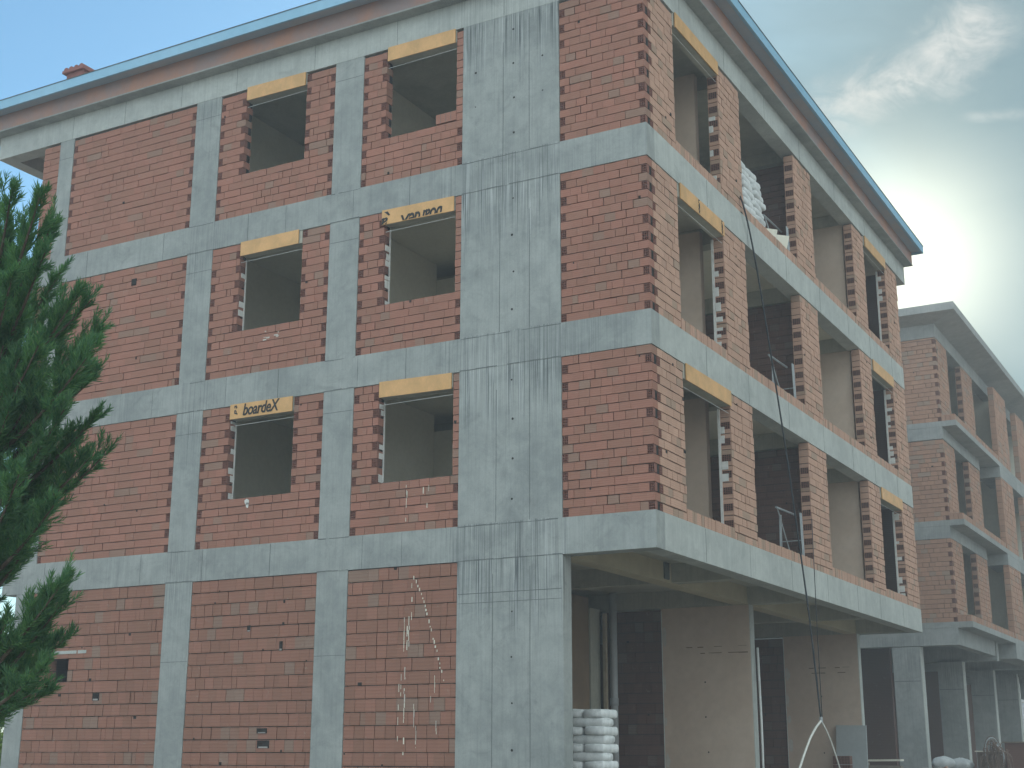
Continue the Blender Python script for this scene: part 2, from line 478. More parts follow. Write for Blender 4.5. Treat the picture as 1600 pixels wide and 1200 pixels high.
def courses(b, F, u0, u1, z0, z1, holes=(), ch=0.1367, bl=0.19, depth=0.19, hl=True, hr=True, bm='brick', jambs=True, rough=1.0, miss=0.0, longp=0.12):
    """lay brick courses over a panel; holes = (ua, ub, za, zb)"""
    n = int(math.ceil((z1 - z0 - 0.02) / ch))
    for i in range(n):
        za = z0 + i * ch + R.uniform(0.0, 0.002)
        zt = min(z0 + (i + 1) * ch, z1)
        zb = zt - R.uniform(0.009, 0.014) * rough
        if zb - za < 0.03: continue
        zm = (za + zb) / 2
        iv = [(u0, u1, False, False)]
        for (ha, hb, hz0, hz1) in holes:
            if hz0 < zm < hz1:
                nv = []
                for (a, c, ja, jc) in iv:
                    if hb <= a or ha >= c: nv.append((a, c, ja, jc)); continue
                    if ha - a > 0.02: nv.append((a, ha, ja, True))
                    if c - hb > 0.02: nv.append((hb, c, True, jc))
                iv = nv
        for (a, c, ja, jc) in iv:
            w = c - a
            ua, uc = a + (0.004 if not ja else 0), c - (0.004 if not jc else 0)
            lo = (i % 2 == 0)
            e0, e1 = 0.0, 0.0
            wl = R.uniform(0.085, 0.105)
            if w > 0.32:
                if ((hl and not ja and lo) or (ja and jambs and not lo)) and R.random() < 0.93:
                    e0 = wl
                if ((hr and not jc and lo) or (jc and jambs and lo)) and R.random() < 0.93:
                    e1 = R.uniform(0.085, 0.105)
            if e0: hollow(b, F, ua, ua + e0, za, zb, R.uniform(-0.010, 0.002), 0.085, 3, 3)
            if e1: hollow(b, F, uc - e1, uc, za, zb, R.uniform(-0.010, 0.002), 0.085, 3, 3)
            # dark core behind the joints
            F.box(b, ua + (e0 + 0.02 if e0 else 0.02), uc - (e1 + 0.02 if e1 else 0.02), -0.028, -depth + 0.012, z0 + i * ch, zt, 'mortar')
            if e0: F.box(b, ua + 0.006, ua + e0 + 0.02, -0.09, -depth + 0.012, z0 + i * ch, zt, 'hole_dark')
            if e1: F.box(b, uc - e1 - 0.02, uc - 0.006, -0.09, -depth + 0.012, z0 + i * ch, zt, 'hole_dark')
            u = ua + (e0 + 0.004 if e0 else 0)
            end = uc - (e1 + 0.004 if e1 else 0)
            first = True
            while u < end - 0.015:
                L = bl + R.uniform(-0.012, 0.008)
                if first and lo and not e0: L = bl * R.choice((0.5, 0.62, 1.0))
                q = R.random()
                if q < 0.06: L = bl * 0.5
                elif q > 1.0 - longp: L = 2 * bl
                first = False
                v = min(u + L, end)
                if end - v < 0.05: v = end
                gap = R.choice((0.003, 0.004, 0.005, 0.006, 0.008, 0.014)) if v < end else 0.0
                if R.random() > miss or w < 0.6:
                    j = R.uniform(-0.006, 0.004) * rough
                    tl = R.uniform(-0.003, 0.003) * rough
                    p = [F.P(u, j + tl, za), F.P(v - gap, j - tl, za), F.P(v - gap, -depth, za), F.P(u, -depth, za),
                         F.P(u, j + tl, zb), F.P(v - gap, j - tl, zb), F.P(v - gap, -depth, zb), F.P(u, -depth, zb)]
                    dz = R.uniform(-0.003, 0.003) * rough
                    p[4].z += dz; p[5].z -= dz
                    if F.flip: p = [p[1], p[0], p[3], p[2], p[5], p[4], p[7], p[6]]
                    b.hexa(p, bm)
                    if R.random() < (0.03 if bm == 'brick_ground' else 0.012) * rough:   # chipped corner
                        s_ = R.uniform(0.02, 0.05); uu = R.uniform(u, v - 0.05); zz = R.choice((za - 0.005, zb - s_))
                        F.box(b, uu, uu + s_ * R.uniform(0.5, 1.6), j + 0.0065, -0.02, zz, zz + s_, 'hole_dark')
                u = v


def jamb_face(b, F, u, z0, z1, n0, n1, side, ch=0.1367, hz=True, dark=False):
    """reveal of an opening: alternate courses show open brick ends.
    side = +1 when the reveal looks towards +u"""
    i = 0
    G = Frame(F.P(u, 0, 0), F.n, F.u * side)
    z = z0
    while z + ch <= z1 + 0.03:
        if i % 2 == 0 and hz:
            zb = min(z + ch - 0.014, z1)
            G.box(b, n1 + 0.012, n0 - 0.012, 0.003, -0.01, z + 0.004, zb, 'hole_dark')
            hollow(b, G, n1 + 0.012, n0 - 0.012, z + 0.004, zb, 0.008, 0.004, 4, 4)
        i += 1; z += ch


# ------------------------------------------------------------------ building dimensions
C1, C2, C3, C4, C5, C6, C7, C8 = -1.481, -3.284, -5.311, -5.927, -8.54, -9.149, -12.33, -12.72
XL = -13.16
LB = 15.98
BT = [4.38, 7.38, 10.38]                 # beam tops
BB = [3.84, 6.84, 9.84, 12.88]           # beam bottoms
FA = Frame((0, 0, 0), (1, 0, 0), (0, -1, 0))
FB = Frame((0, 0, 0), (0, 1, 0), (1, 0, 0))

main = thing('unfinished_building', 'nearest building shell of red hollow brick and grey concrete with orange boards over windows', 'building')

# concrete frame -------------------------------------------------------------


def seam_v(b, F, u, z0, z1, n, w=0.008):
    F.box(b, u, u + w, n + 0.002, n - 0.01, z0, z1, 'seam')


def seam_h(b, F, u0, u1, z, n, h=0.008):
    F.box(b, u0, u1, n + 0.002, n - 0.01, z, z + h, 'seam')


for k in range(3):
    zb, zt = BB[k], BT[k]
    b = MB()
    b.box(XL, 0.010, -0.010, 0.29, zb, zt, 'concrete' if k == 0 else 'concrete')
    for u in (-12.1 + 0.2 * k, -9.75, -8.35 + 0.3 * k, -6.9, -5.05 - 0.2 * k, -4.3, -2.2 - 0.1 * k):
        seam_v(b, FA, u, zb + 0.01, zt - 0.01, 0.010, R.choice((0.005, 0.008, 0.011)))
    # ragged pour joints where the columns meet the band
    for (ua, ub) in ((C2, C1), (C4, C3), (C6, C5)):
        for ze in (zb + 0.004, zt - 0.018):
            u = ua
            while u < ub - 0.02:
                w = R.uniform(0.05, 0.22)
                h_ = R.uniform(0.005, 0.014)
                if R.random() < 0.9:
                    seam_h(b, FA, u, min(u + w, ub), ze + R.uniform(-0.002, 0.004), 0.010, h_)
                u += w
    b.build('floor_beam', main)
    b = MB()
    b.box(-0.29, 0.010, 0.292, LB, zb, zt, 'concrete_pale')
    for u in (1.9, 3.9, 6.1, 8.3, 10.4, 12.2, 14.2):
        seam_v(b, FB, u + 0.3 * k, zb + 0.01, zt - 0.01, 0.010, R.choice((0.006, 0.01)))
    b.build('floor_beam', main)
    b = MB(); b.box(XL, -0.292, LB - 0.29, LB - 0.003, zb, zt - 0.002, 'concrete'); b.build('floor_beam', main)
    b = MB(); b.box(XL + 0.003, XL + 0.29, 0.292, LB - 0.292, zb, zt - 0.003, 'concrete'); b.build('floor_beam', main)
    b = MB(); b.box(XL + 0.292, -0.292, 0.292, LB - 0.292, zt - 0.2, zt - 0.006, 'plaster' if k else 'concrete_inner'); b.build('floor_slab', main)
    # inner ribs seen on the ceilings
    b = MB()
    for y in (4.1, 7.9, 11.95):
        b.box(XL + 0.3, -0.294, y, y + 0.3, zb + 0.02, zt - 0.202, 'concrete_inner')
    b.build('ceiling_beam', main)

# roof beam and the overhang
b = MB()
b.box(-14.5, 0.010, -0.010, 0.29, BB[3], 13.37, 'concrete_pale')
for u in (-12.4, -11.0, -9.55, -8.2, -6.4, -4.63, -2.5, -1.0):
    seam_v(b, FA, u, BB[3] + 0.01, 13.36, 0.010, 0.007)
b.build('roof_beam', main)
b = MB()
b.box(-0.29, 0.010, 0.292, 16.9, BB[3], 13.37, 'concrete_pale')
for u in (1.5, 3.6, 5.8, 8.0, 10.5, 13.0, 15.2):
    seam_v(b, FB, u, BB[3] + 0.01, 13.36, 0.010, 0.008)
b.build('roof_beam', main)
b = MB(); b.box(-14.5, -14.2, 0.292, 16.59, BB[3], 13.37, 'concrete_pale'); b.build('roof_beam', main)
b = MB(); b.box(-14.5, -0.292, 16.6, 16.9, BB[3], 13.368, 'concrete_pale'); b.build('roof_beam', main)
b = MB(); b.box(-14.198, -0.292, 0.292, 16.598, 13.17, 13.368, 'concrete_inner'); b.build('floor_slab', main)
b = MB()
for y in (4.1, 7.9, 11.95):
    b.box(-13.1, -0.294, y, y + 0.3, 12.9, 13.168, 'concrete_inner')
b.build('ceiling_beam', main)

# roof: ledge, boarded edge, lining, gutter fascia, sheet
roof = MB()
X0, X1, Y0, Y1 = -14.6, 0.0, 0.0, 16.7


def ring(bm_, e0, e1, z0, z1, mname, dx=0.0):
    """closed square ring between outward offsets e0 (inner) and e1 (outer)"""
    bm_.box(X0 - e1, X1 + e1, Y0 - e1, Y0 - e0, z0, z1, mname)
    bm_.box(X0 - e1, X1 + e1, Y1 + e0, Y1 + e1, z0, z1, mname)
    bm_.box(X0 - e1, X0 - e0, Y0 - e0, Y1 + e0, z0, z1, mname)
    bm_.box(X1 + e0, X1 + e1, Y0 - e0, Y1 + e0, z0, z1, mname)


E1 = 0.52
zp = 15.2
cx0, cx1 = X0 + 7.0, X1 - 7.0
o = E1
pts = [(X0 - o, Y0 - o, 13.90), (X1 + o, Y0 - o, 13.90), (X1 + o, Y1 + o - 0.2, 13.90), (X0 - o, Y1 + o - 0.2, 13.90), (cx0, Y0 + 7.3, zp), (cx1, Y0 + 7.3, zp), (cx1, Y1 - 7.3, zp), (cx0, Y1 - 7.3, zp)]
roof.poly(pts, 'roof_sheet', [(0, 1, 5, 4), (1, 2, 6, 5), (2, 3, 7, 6), (3, 0, 4, 7), (4, 5, 6, 7)])
roofo = roof.build('roof', main)
b = MB(); ring(b, -0.3, 0.24, 13.372, 13.40, 'concrete'); b.build('eaves_ledge', roofo)
b = MB(); ring(b, -0.2, 0.23, 13.402, 13.74, 'eaves_board'); b.build('eaves_board', roofo)
Y1 = 16.5
b = MB(); ring(b, -0.2, E1 - 0.035, 13.742, 13.76, 'eaves_lining'); b.build('eaves_lining', roofo)
b = MB()
ring(b, E1 - 0.033, E1, 13.69, 13.885, 'fascia_metal')
ring(b, E1 - 0.08, E1 - 0.034, 13.72, 13.735, 'fascia_metal')
b.build('gutter', roofo)
b = MB(); ring(b, E1 - 0.05, E1 + 0.012, 13.887, 13.898, 'seam'); b.build('roof_trim', roofo)
# chimney
b = MB()
b.box(-13.36, -12.90, 0.55, 1.05, 13.9, 14.80, 'chimney_clay')
b.box(-13.43, -12.83, 0.48, 1.12, 14.80, 14.86, 'chimney_clay')
for i in range(4):
    b.tube([(-13.35 + 0.145 * i, 0.5, 14.87), (-13.35 + 0.145 * i, 1.1, 14.87)], 0.065, 'chimney_clay', 8)
b.build('chimney', roofo)
# short outlet elbow under the gutter at the left end
b = MB(); b.tube([(-14.62, -0.42, 13.70), (-14.60, -0.42, 13.56), (-14.55, -0.38, 13.46), (-14.47, -0.3, 13.41)], 0.05, 'white_paint', 10)
b.build('gutter_outlet', roofo, True)

# columns on the long face ----------------------------------------------------
levels = [(-0.6, BB[0]), (BT[0], BB[1]), (BT[1], BB[2]), (BT[2], BB[3])]
for k, (z0, z1) in enumerate(levels):
    for (a, c) in ((C8 if k else -12.78, C7), (C6, C5), (C4, C3)):
        b = MB()
        b.box(a + 0.004, c - 0.004, -0.006, 0.30, z0 + 0.002, z1 - 0.002, 'concrete')
        zz = z1 - (0.36 if k else 1.30) - 0.05 * R.random()
        seam_h(b, FA, a + 0.01, c - 0.01, zz, 0.006, 0.007)
        b.build('column', main)
    b = MB()
    b.box(C2 + 0.003, C1 - 0.003, -0.008, 0.27, z0 + 0.002, z1 - 0.002, 'concrete')
    # formwork joints and tie holes
    for u in (C2 + 0.62 + 0.05 * k, C1 - 0.55):
        seam_v(b, FA, u, z0 + 0.01, z1 - R.uniform(0.02, 0.5), 0.008, 0.008)
    if k == 0: seam_h(b, FA, C2 + 0.02, C1 - 0.02, 3.34, 0.008, 0.01); seam_h(b, FA, C2 + 0.02, C1 - 0.02, 3.20, 0.008, 0.007)
    z = z0 + 0.35
    while z < z1 - 0.2:
        for u in ((C1 + C2) / 2 + 0.06 + R.uniform(-0.02, 0.02),) + (((C2 + 0.25), (C1 - 0.3)) if R.random() < 0.3 else ()):
            r_ = R.uniform(0.012, 0.022)
            b.poly([FA.P(u + r_ * math.cos(t * 0.7854), 0.010, z + r_ * math.sin(t * 0.7854)) for t in range(8)], 'hole_dark', [tuple(range(8))])
        z += 0.62 if k else 0.66
    b.build('shear_wall', main)

# side columns, seen edge on, and rear faces (closed with brick)
for k, (z0, z1) in enumerate(levels[1:]):
    b = MB()
    courses(b, Frame((XL, 0, 0), (0, 1, 0), (-1, 0, 0)), 0.2, 6.0, z0, z1, bm='brick')
    b.build('brick_wall', main)
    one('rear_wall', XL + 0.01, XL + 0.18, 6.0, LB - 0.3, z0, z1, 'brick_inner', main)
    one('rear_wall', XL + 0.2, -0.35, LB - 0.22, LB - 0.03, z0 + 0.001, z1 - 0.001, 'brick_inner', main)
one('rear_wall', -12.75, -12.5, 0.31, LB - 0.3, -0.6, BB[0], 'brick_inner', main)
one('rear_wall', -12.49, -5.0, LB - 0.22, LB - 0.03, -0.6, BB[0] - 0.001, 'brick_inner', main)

RUNS = ((-4.10, 3.0, 3.66, 0.012), (-4.17, 2.55, 3.35, 0.02), (-4.14, 2.6, 3.1, 0.012), (-4.22, 2.5, 3.05, 0.010), (-4.20, 1.0, 2.3, 0.016), (-4.26, 1.5, 2.2, 0.012), (-4.30, 1.2, 2.05, 0.008), (-4.02, 1.4, 1.75, 0.014), (-3.98, 1.1, 1.55, 0.008), (-3.66, 1.9, 2.25, 0.010), (-3.72, 1.75, 1.98, 0.01), (-3.62, 1.3, 1.5, 0.008), (-4.24, 4.5, 5.12, 0.012), (-4.24, 4.85, 5.02, 0.028), (-3.93, 4.95, 5.06, 0.012), (-3.82, 4.98, 5.08, 0.01), (-3.85, 4.72, 4.8, 0.012))


def mortar_runs(b, lower):
    for (x, z0, z1, w) in RUNS:
        if (z1 < 3.9) != lower: continue
        z = z1
        while z > z0:
            h = R.uniform(0.03, 0.16)
            if R.random() < 0.6:
                xo = x + R.uniform(-0.006, 0.006)
                FA.box(b, xo, xo + w * R.uniform(0.4, 1.1), 0.0075, 0.001, max(z0, z - h), z - 0.004, R.choice(('plaster_patch', 'plaster', 'plaster')))
            z -= h
    if lower:
        for i in range(26):
            t = i / 25.0
            x = -4.06 + 0.55 * t ** 0.8 + R.uniform(-0.012, 0.012); z = 3.62 - 1.55 * t
            if R.random() < 0.8:
                FA.box(b, x, x + R.uniform(0.008, 0.022), 0.0075, 0.001, z, z + R.uniform(0.02, 0.06), 'plaster')


# brick panels of the long face ------------------------------------------------
SILL = 0.835
win = {1: [(-7.93, -6.535), (-4.82, -3.395)], 2: [(-7.90, -6.51), (-4.80, -3.395)], 3: [(-7.95, -6.56), (-4.83, -3.41)]}
for k in (1, 2, 3):
    z0, z1 = levels[k]
    b = MB(); courses(b, FA, XL, C8, z0, z1, hl=False, hr=False); b.build('brick_wall', main)
    b = MB(); courses(b, FA, C7, C6, z0, z1, longp=0.5)
    if k == 2:
        FA.box(b, -10.49, -10.37, 0.007, -0.02, 9.47, 9.60, 'hole_dark')
    b.build('brick_wall', main)
    (a1, b1), (a2, b2) = win[k]
    zs = z0 + SILL
    b = MB(); courses(b, FA, C5, C4, z0, z1, [(a1, b1, zs, z1)]); b.build('brick_wall', main)
    b = MB(); courses(b, FA, C3, C2, z0, z1, [(a2, b2, zs, z1)])
    if k == 1: mortar_runs(b, False)
    if k == 3:
        FA.box(b, -3.81, -3.415, 0.0, -0.19, zs + 0.004, zs + 0.17, 'brick')
        for u in (-3.72, -3.62, -3.52):
            seam_v(b, FA, u, zs + 0.01, zs + 0.165, 0.0, 0.006)
    b.build('brick_wall', main)
    b = MB(); courses(b, FA, C1, 0.0, z0, z1, hr=True); b.build('brick_wall', main)
    # lintel and orange facing board over each window
    for wi, (a, c) in enumerate(((a1, b1), (a2, b2))):
        one('lintel', a + 0.012, c - 0.012, 0.0, 0.19, z1 - 0.235, z1 - 0.003, 'concrete_inner', main)
        lb = MB()
        sk = R.uniform(-0.012, 0.012)
        x0, x1 = a - 0.03 + (0.06 if (k, wi) != (2, 1) else 0.0), c - 0.02 - (0.05 if (k, wi) == (2, 0) else 0)
        lb.hexa([(x0, -0.032, z1 - 0.25 + sk), (x1, -0.036, z1 - 0.25 - sk), (x1, -0.018, z1 - 0.25 - sk), (x0, -0.014, z1 - 0.25 + sk),
                 (x0, -0.032, z1 + 0.012 + sk), (x1, -0.036, z1 + 0.008 - sk), (x1, -0.018, z1 + 0.008 - sk), (x0, -0.014, z1 + 0.012 + sk)], 'orange_board')
        lo = lb.build('lintel_board', main)
        lo['label'] = 'orange-yellow facing board'
        win.setdefault('board', {})[(k, wi)] = (lo, x0, x1, z1)
        # mason's line just under the board
        ml = MB(); ml.tube([(a + 0.02, 0.02, z1 - 0.36), (c - 0.02, 0.02, z1 - 0.345)], 0.0035, 'white_paint', 5); ml.build('mason_line', main)
        # plastered reveal on the left jamb
        jb = MB()
        if k < 3:
            z = zs + 0.01
            FJ = Frame((a, 0, 0), (0, 1, 0), (1, 0, 0))
            while z < z1 - 0.3:
                h = R.uniform(0.06, 0.14)
                if R.random() < (0.75 if (k, wi) == (2, 1) else 0.5):
                    FJ.box(jb, R.uniform(0.03, 0.09), 0.17, 0.010, -0.004, z, min(z + h, z1 - 0.26), 'plaster_white')
                z += h + R.uniform(0.0, 0.07)
            FJ.box(jb, 0.165, 0.192, 0.014, -0.003, zs, z1 - 0.26, 'plaster_white')
            jamb_face(jb, FA, a, zs, z1 - 0.26, -0.02, -0.15, 1)
            jb.build('reveal', main)

# ground storey panels: square bricks
gz1 = BB[0]


def broken(b, spots):
    for (x, z, w, h) in spots:
        FA.box(b, x, x + w, 0.0085, -0.02, z, z + h, 'hole_dark')
        FA.box(b, x + w * 0.15, x + w * 0.9, 0.012, -0.02, z + 0.003, z + h * 0.22, 'rubble')


b = MB(); courses(b, FA, C7, C6, -0.56, gz1, [(-11.8, -11.31, 2.19, 2.72)], ch=0.2, bl=0.195, hl=False, hr=False, bm='brick_ground', jambs=False, longp=0.03, rough=1.15, miss=0.004)
broken(b, [(-10.66, 1.90, 0.15, 0.14)])
FA.box(b, -11.95, -10.9, 0.006, -0.15, 2.72, 2.775, 'concrete_pale')
b.build('brick_wall', main)
b = MB(); courses(b, FA, C5, C4, -0.56, gz1, ch=0.2, bl=0.195, hl=False, hr=False, bm='brick_ground', jambs=False, longp=0.03, rough=1.15, miss=0.004); broken(b, [(-7.0, 1.33, 0.20, 0.08), (-6.98, 1.10, 0.24, 0.12), (-7.3, 2.95, 0.07, 0.10), (-6.62, 2.62, 0.06, 0.15)]); b.build('brick_wall', main)
b = MB(); courses(b, FA, C3, C2, -0.56, gz1, ch=0.2, bl=0.195, hl=False, hr=False, bm='brick_ground', jambs=False, longp=0.03, rough=1.15, miss=0.0); mortar_runs(b, True); b.build('brick_wall', main)

b = MB()
for (x, z, rx, rz) in ((-7.45, 5.12, 0.055, 0.05), (-7.43, 5.06, 0.03, 0.06)):
    b.poly([(x + rx * math.cos(t * 0.5236) * R.uniform(0.75, 1.1), -0.0085, z + rz * math.sin(t * 0.5236) * R.uniform(0.75, 1.1)) for t in range(12)], 'plaster_white', [tuple(range(12))])
b.build('mortar_dab', main)
b = MB()
for i in range(9):
    x = -7.15 + R.uniform(-0.14, 0.22); z = 8.02 + R.uniform(-0.14, 0.08)
    FA.box(b, x, x + R.uniform(0.02, 0.09), 0.0068, 0.001, z, z + R.uniform(0.008, 0.03), 'plaster_patch')
b.build('mortar_smear', main)

# lettering on the boards --------------------------------------------------------


def lettering(text, size, shear=0.22, bold=0.0045):
    cu = bpy.data.curves.new('lettering', 'FONT')
    cu.body = text; cu.size = size; cu.shear = shear; cu.extrude = 0.0015; cu.offset = bold
    cu.space_character = 0.95
    tmp = bpy.data.objects.new('lettering', cu)
    COL.objects.link(tmp)
    bpy.context.view_layer.update()
    me = bpy.data.meshes.new_from_object(tmp.evaluated_get(bpy.context.evaluated_depsgraph_get()))
    bpy.data.objects.remove(tmp)
    me.materials.clear(); me.materials.append(MATS['black_print'])
    return me


import bmesh


def place_text(me, mw, clip=None, parent=None):
    bm_ = bmesh.new(); bm_.from_mesh(me)
    bm_.transform(mw)
    for (co, no) in (clip or []):
        bmesh.ops.bisect_plane(bm_, geom=bm_.verts[:] + bm_.edges[:] + bm_.faces[:], plane_co=co, plane_no=no, clear_outer=True)
    me2 = bpy.data.meshes.new('lettering'); bm_.to_mesh(me2); bm_.free()
    me2.materials.append(MATS['black_print'])
    for p in me2.polygons: p.material_index = 0
    ob = bpy.data.objects.new('lettering', me2); COL.objects.link(ob)
    ob.parent = parent
    return ob


def plane_mw(o_, u, v):
    u, v = Vector(u).normalized(), Vector(v).normalized()
    n = u.cross(v)
    mm = Matrix.Identity(4)
    for i in range(3):
        mm[i][0] = u[i]; mm[i][1] = v[i]; mm[i][2] = n[i]; mm[i][3] = o_[i]
    return mm


word = lettering('boardeX', 0.235)
wx = max(v.co.x for v in word.vertices)
lo, x0, x1, z1 = win['board'][(1, 0)]
place_text(word, plane_mw((-7.62, -0.039, z1 - 0.205), (1, 0, 0.005), (0, 0, 1)) @ Matrix.Diagonal((0.80 / wx, 1.22, 1, 1)), None, lo)
small = lettering('t d', 0.12)
clipA = [((x0 + 0.002, 0, 0), (-1, 0, 0)), ((0, 0, z1 - 0.245), (0, 0, -1)), ((0, 0, z1 + 0.005), (0, 0, 1))]
place_text(small, plane_mw((-7.80, -0.038, z1 - 0.005), (0, 0, -1), (1, 0, 0)) @ Matrix.Diagonal((1.2, 0.8, 1, 1)), clipA, lo)
lo, x0, x1, z1 = win['board'][(2, 1)]
clipB = [((x0 + 0.002, 0, 0), (-1, 0, 0)), ((0, 0, z1 - 0.238), (0, 0, -1)), ((0, 0, z1 + 0.006), (0, 0, 1)), ((x1 - 0.004, 0, 0), (1, 0, 0))]
place_text(word, plane_mw((-3.62, -0.0405, z1 - 0.135), (-1, 0, -0.02), (0, 0, -1)) @ Matrix.Diagonal((0.86 / wx, 1.5, 1, 1)), clipB, lo)
big = lettering('a', 0.30)
place_text(big, plane_mw((-4.70, -0.0405, z1 - 0.13), (-1, 0, -0.02), (0, 0, -1)), clipB, lo)
b = MB()
b.poly([(-4.78, -0.0405, z1 - 0.02), (-4.69, -0.0405, z1 - 0.10), (-4.66, -0.0405, z1 - 0.09), (-4.71, -0.0405, z1 - 0.02)], 'black_print', [(0, 1, 2, 3)])
b.build('print_mark', lo)

# right-hand face: piers, sills, lintels --------------------------------------------
piers = [(0.195, 1.20), (3.25, 4.36), (7.53, 8.72), (11.86, 12.84), (14.80, LB)]
opens = [(1.20, 3.25), (4.36, 7.53), (8.72, 11.86), (12.84, 14.80)]
for k in (1, 2, 3):
    z0, z1 = levels[k]
    for i, (a, c) in enumerate(piers):
        b = MB()
        courses(b, FB, a, c, z0, z1, bm='brick_side_lit', hl=(i == 0), hr=False, rough=1.2)
        zs = z0 + 0.2
        if i > 0:
            jamb_face(b, FB, a, zs, z1 - 0.25, -0.005, -0.185, -1)
        # plaster remains on the reveals towards the windows
        if i in (1, 4):
            z = zs
            while z < z1 - 0.4:
                h = R.uniform(0.05, 0.16)
                if R.random() < (0.55 if (k, i) != (1, 1) else 0.25):
                    FJ = Frame(FB.P(a, 0, 0), (-1, 0, 0), (0, -1, 0))
                    FJ.box(b, R.uniform(0.05, 0.12), 0.18, 0.014, 0.0, z, z + h, 'plaster_white')
                z += h + R.uniform(0.02, 0.12)
        b.build('brick_pier', main)
        if i in (1, 4) and (k, i) != (3, 1):
            FJ = Frame(FB.P(a, 0, 0), (-1, 0, 0), (0, -1, 0))
            b = MB(); FJ.box(b, 0.185, 0.225, 0.022, -0.01, zs, z1 - 0.26, 'plaster_white'); b.build('window_lining', main)
    for i, (a, c) in enumerate(opens):
        b = MB()
        u = a + 0.004
        while u < c - 0.05:
            w = min(R.uniform(0.088, 0.104), c - u - 0.003)
            j = R.uniform(-0.006, 0.005)
            FB.box(b, u, u + w - R.choice((0.004, 0.006, 0.012)), j, -0.19, z0 + 0.001, z0 + 0.19 + R.uniform(-0.006, 0.003), 'brick_side_lit')
            u += w
        FB.box(b, a + 0.01, c - 0.01, -0.03, -0.17, z0 + 0.0005, z0 + 0.17, 'mortar')
        b.build('brick_sill', main)
        if i in (0, 3):
            one('lintel', -0.19, -0.002, a + 0.012, c - 0.012, z1 - 0.235, z1 - 0.003, 'concrete_inner', main)
            b = MB()
            e0, e1 = a + 0.06, c - 0.02
            b.hexa([(0.018, e0, z1 - 0.26), (0.036, e0, z1 - 0.26), (0.036, e1, z1 - 0.245), (0.018, e1, z1 - 0.245),
                    (0.018, e0, z1 + 0.01), (0.036, e0, z1 + 0.01), (0.036, e1, z1 + 0.012), (0.018, e1, z1 + 0.012)], 'orange_board')
            lo = b.build('lintel_board', main)
            lo['label'] = 'orange-yellow facing board'
            if (k, i) == (2, 0):
                for yy in (e0 + 0.82, e1 - 0.09):
                    place_text(word, plane_mw((0.0385, yy, z1 - 0.30), (0, 0, 1), (0, -1, 0)) @ Matrix.Diagonal((0.55 / wx, 0.5, 1, 1)),
                               [((0, 0, z1 - 0.235), (0, 0, -1)), ((0, 0, z1 + 0.005), (0, 0, 1)), ((0, e1 - 0.005, 0), (0, 1, 0))], lo)
            ml = MB(); ml.tube([(-0.02, a + 0.03, z1 - 0.37), (-0.02, c - 0.03, z1 - 0.36)], 0.0035, 'white_paint', 5); ml.build('mason_line', main)

# rooms -----------------------------------------------------------------------------
for k in (1, 2, 3):
    z0, z1 = levels[k]
    zt = z0 + 3.0 - 0.21
    one('partition_wall', -12.6, -4.35, 3.42, 3.57, z0, z1 + 0.015, 'plaster', main)
    one('partition_wall', -3.4, -0.5, 3.42, 3.57, z0, z1 + 0.015, 'plaster_warm', main)
    one('partition_wall', -4.349, -3.401, 3.421, 3.569, z0 + 2.05, z1 + 0.014, 'plaster', main)
    one('partition_wall', -6.05, -5.9, 0.31, 3.41, z0, zt, 'plaster', main)
    one('partition_wall', -9.1, -8.95, 0.31, 3.41, z0, zt, 'plaster', main)
    b = MB()
    b.box(-4.345, -4.30, 3.40, 3.59, z0, z0 + 2.045, 'timber'); b.box(-3.45, -3.405, 3.40, 3.59, z0, z0 + 2.045, 'timber')
    b.box(-4.299, -3.451, 3.40, 3.59, z0 + 1.99, z0 + 2.045, 'timber')
    b.build('door_frame', main)
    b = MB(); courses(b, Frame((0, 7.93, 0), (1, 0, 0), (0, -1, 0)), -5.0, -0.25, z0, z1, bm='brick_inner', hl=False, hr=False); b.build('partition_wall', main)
    one('partition_wall', -5.0, -0.25, 11.97, 12.2, z0, z1 + 0.015, 'plaster_warm', main)
    one('partition_wall', -5.2, -5.02, 3.58, LB - 0.3, z0, zt, 'plaster', main)

# open ground storey -------------------------------------------------------------------
one('ground_beam', C1 - 0.30, C1, 0.292, 7.94, BB[0] + 0.002, 4.178, 'beam_yellow', main)
one('ground_beam', C1 - 0.30, C1, 8.22, 15.6, BB[0] + 0.002, 4.178, 'beam_yellow', main)
one('ground_beam', C1, C1 + 0.03, 3.75, 3.95, BB[0] + 0.05, 4.17, 'seam', main)
one('ground_beam', -12.5, -0.294, 7.944, 8.216, BB[0] + 0.004, 4.176, 'concrete_inner', main)
one('ground_beam', -12.5, -0.294, 15.602, 15.68, BB[0] + 0.004, 4.176, 'concrete_inner', main)


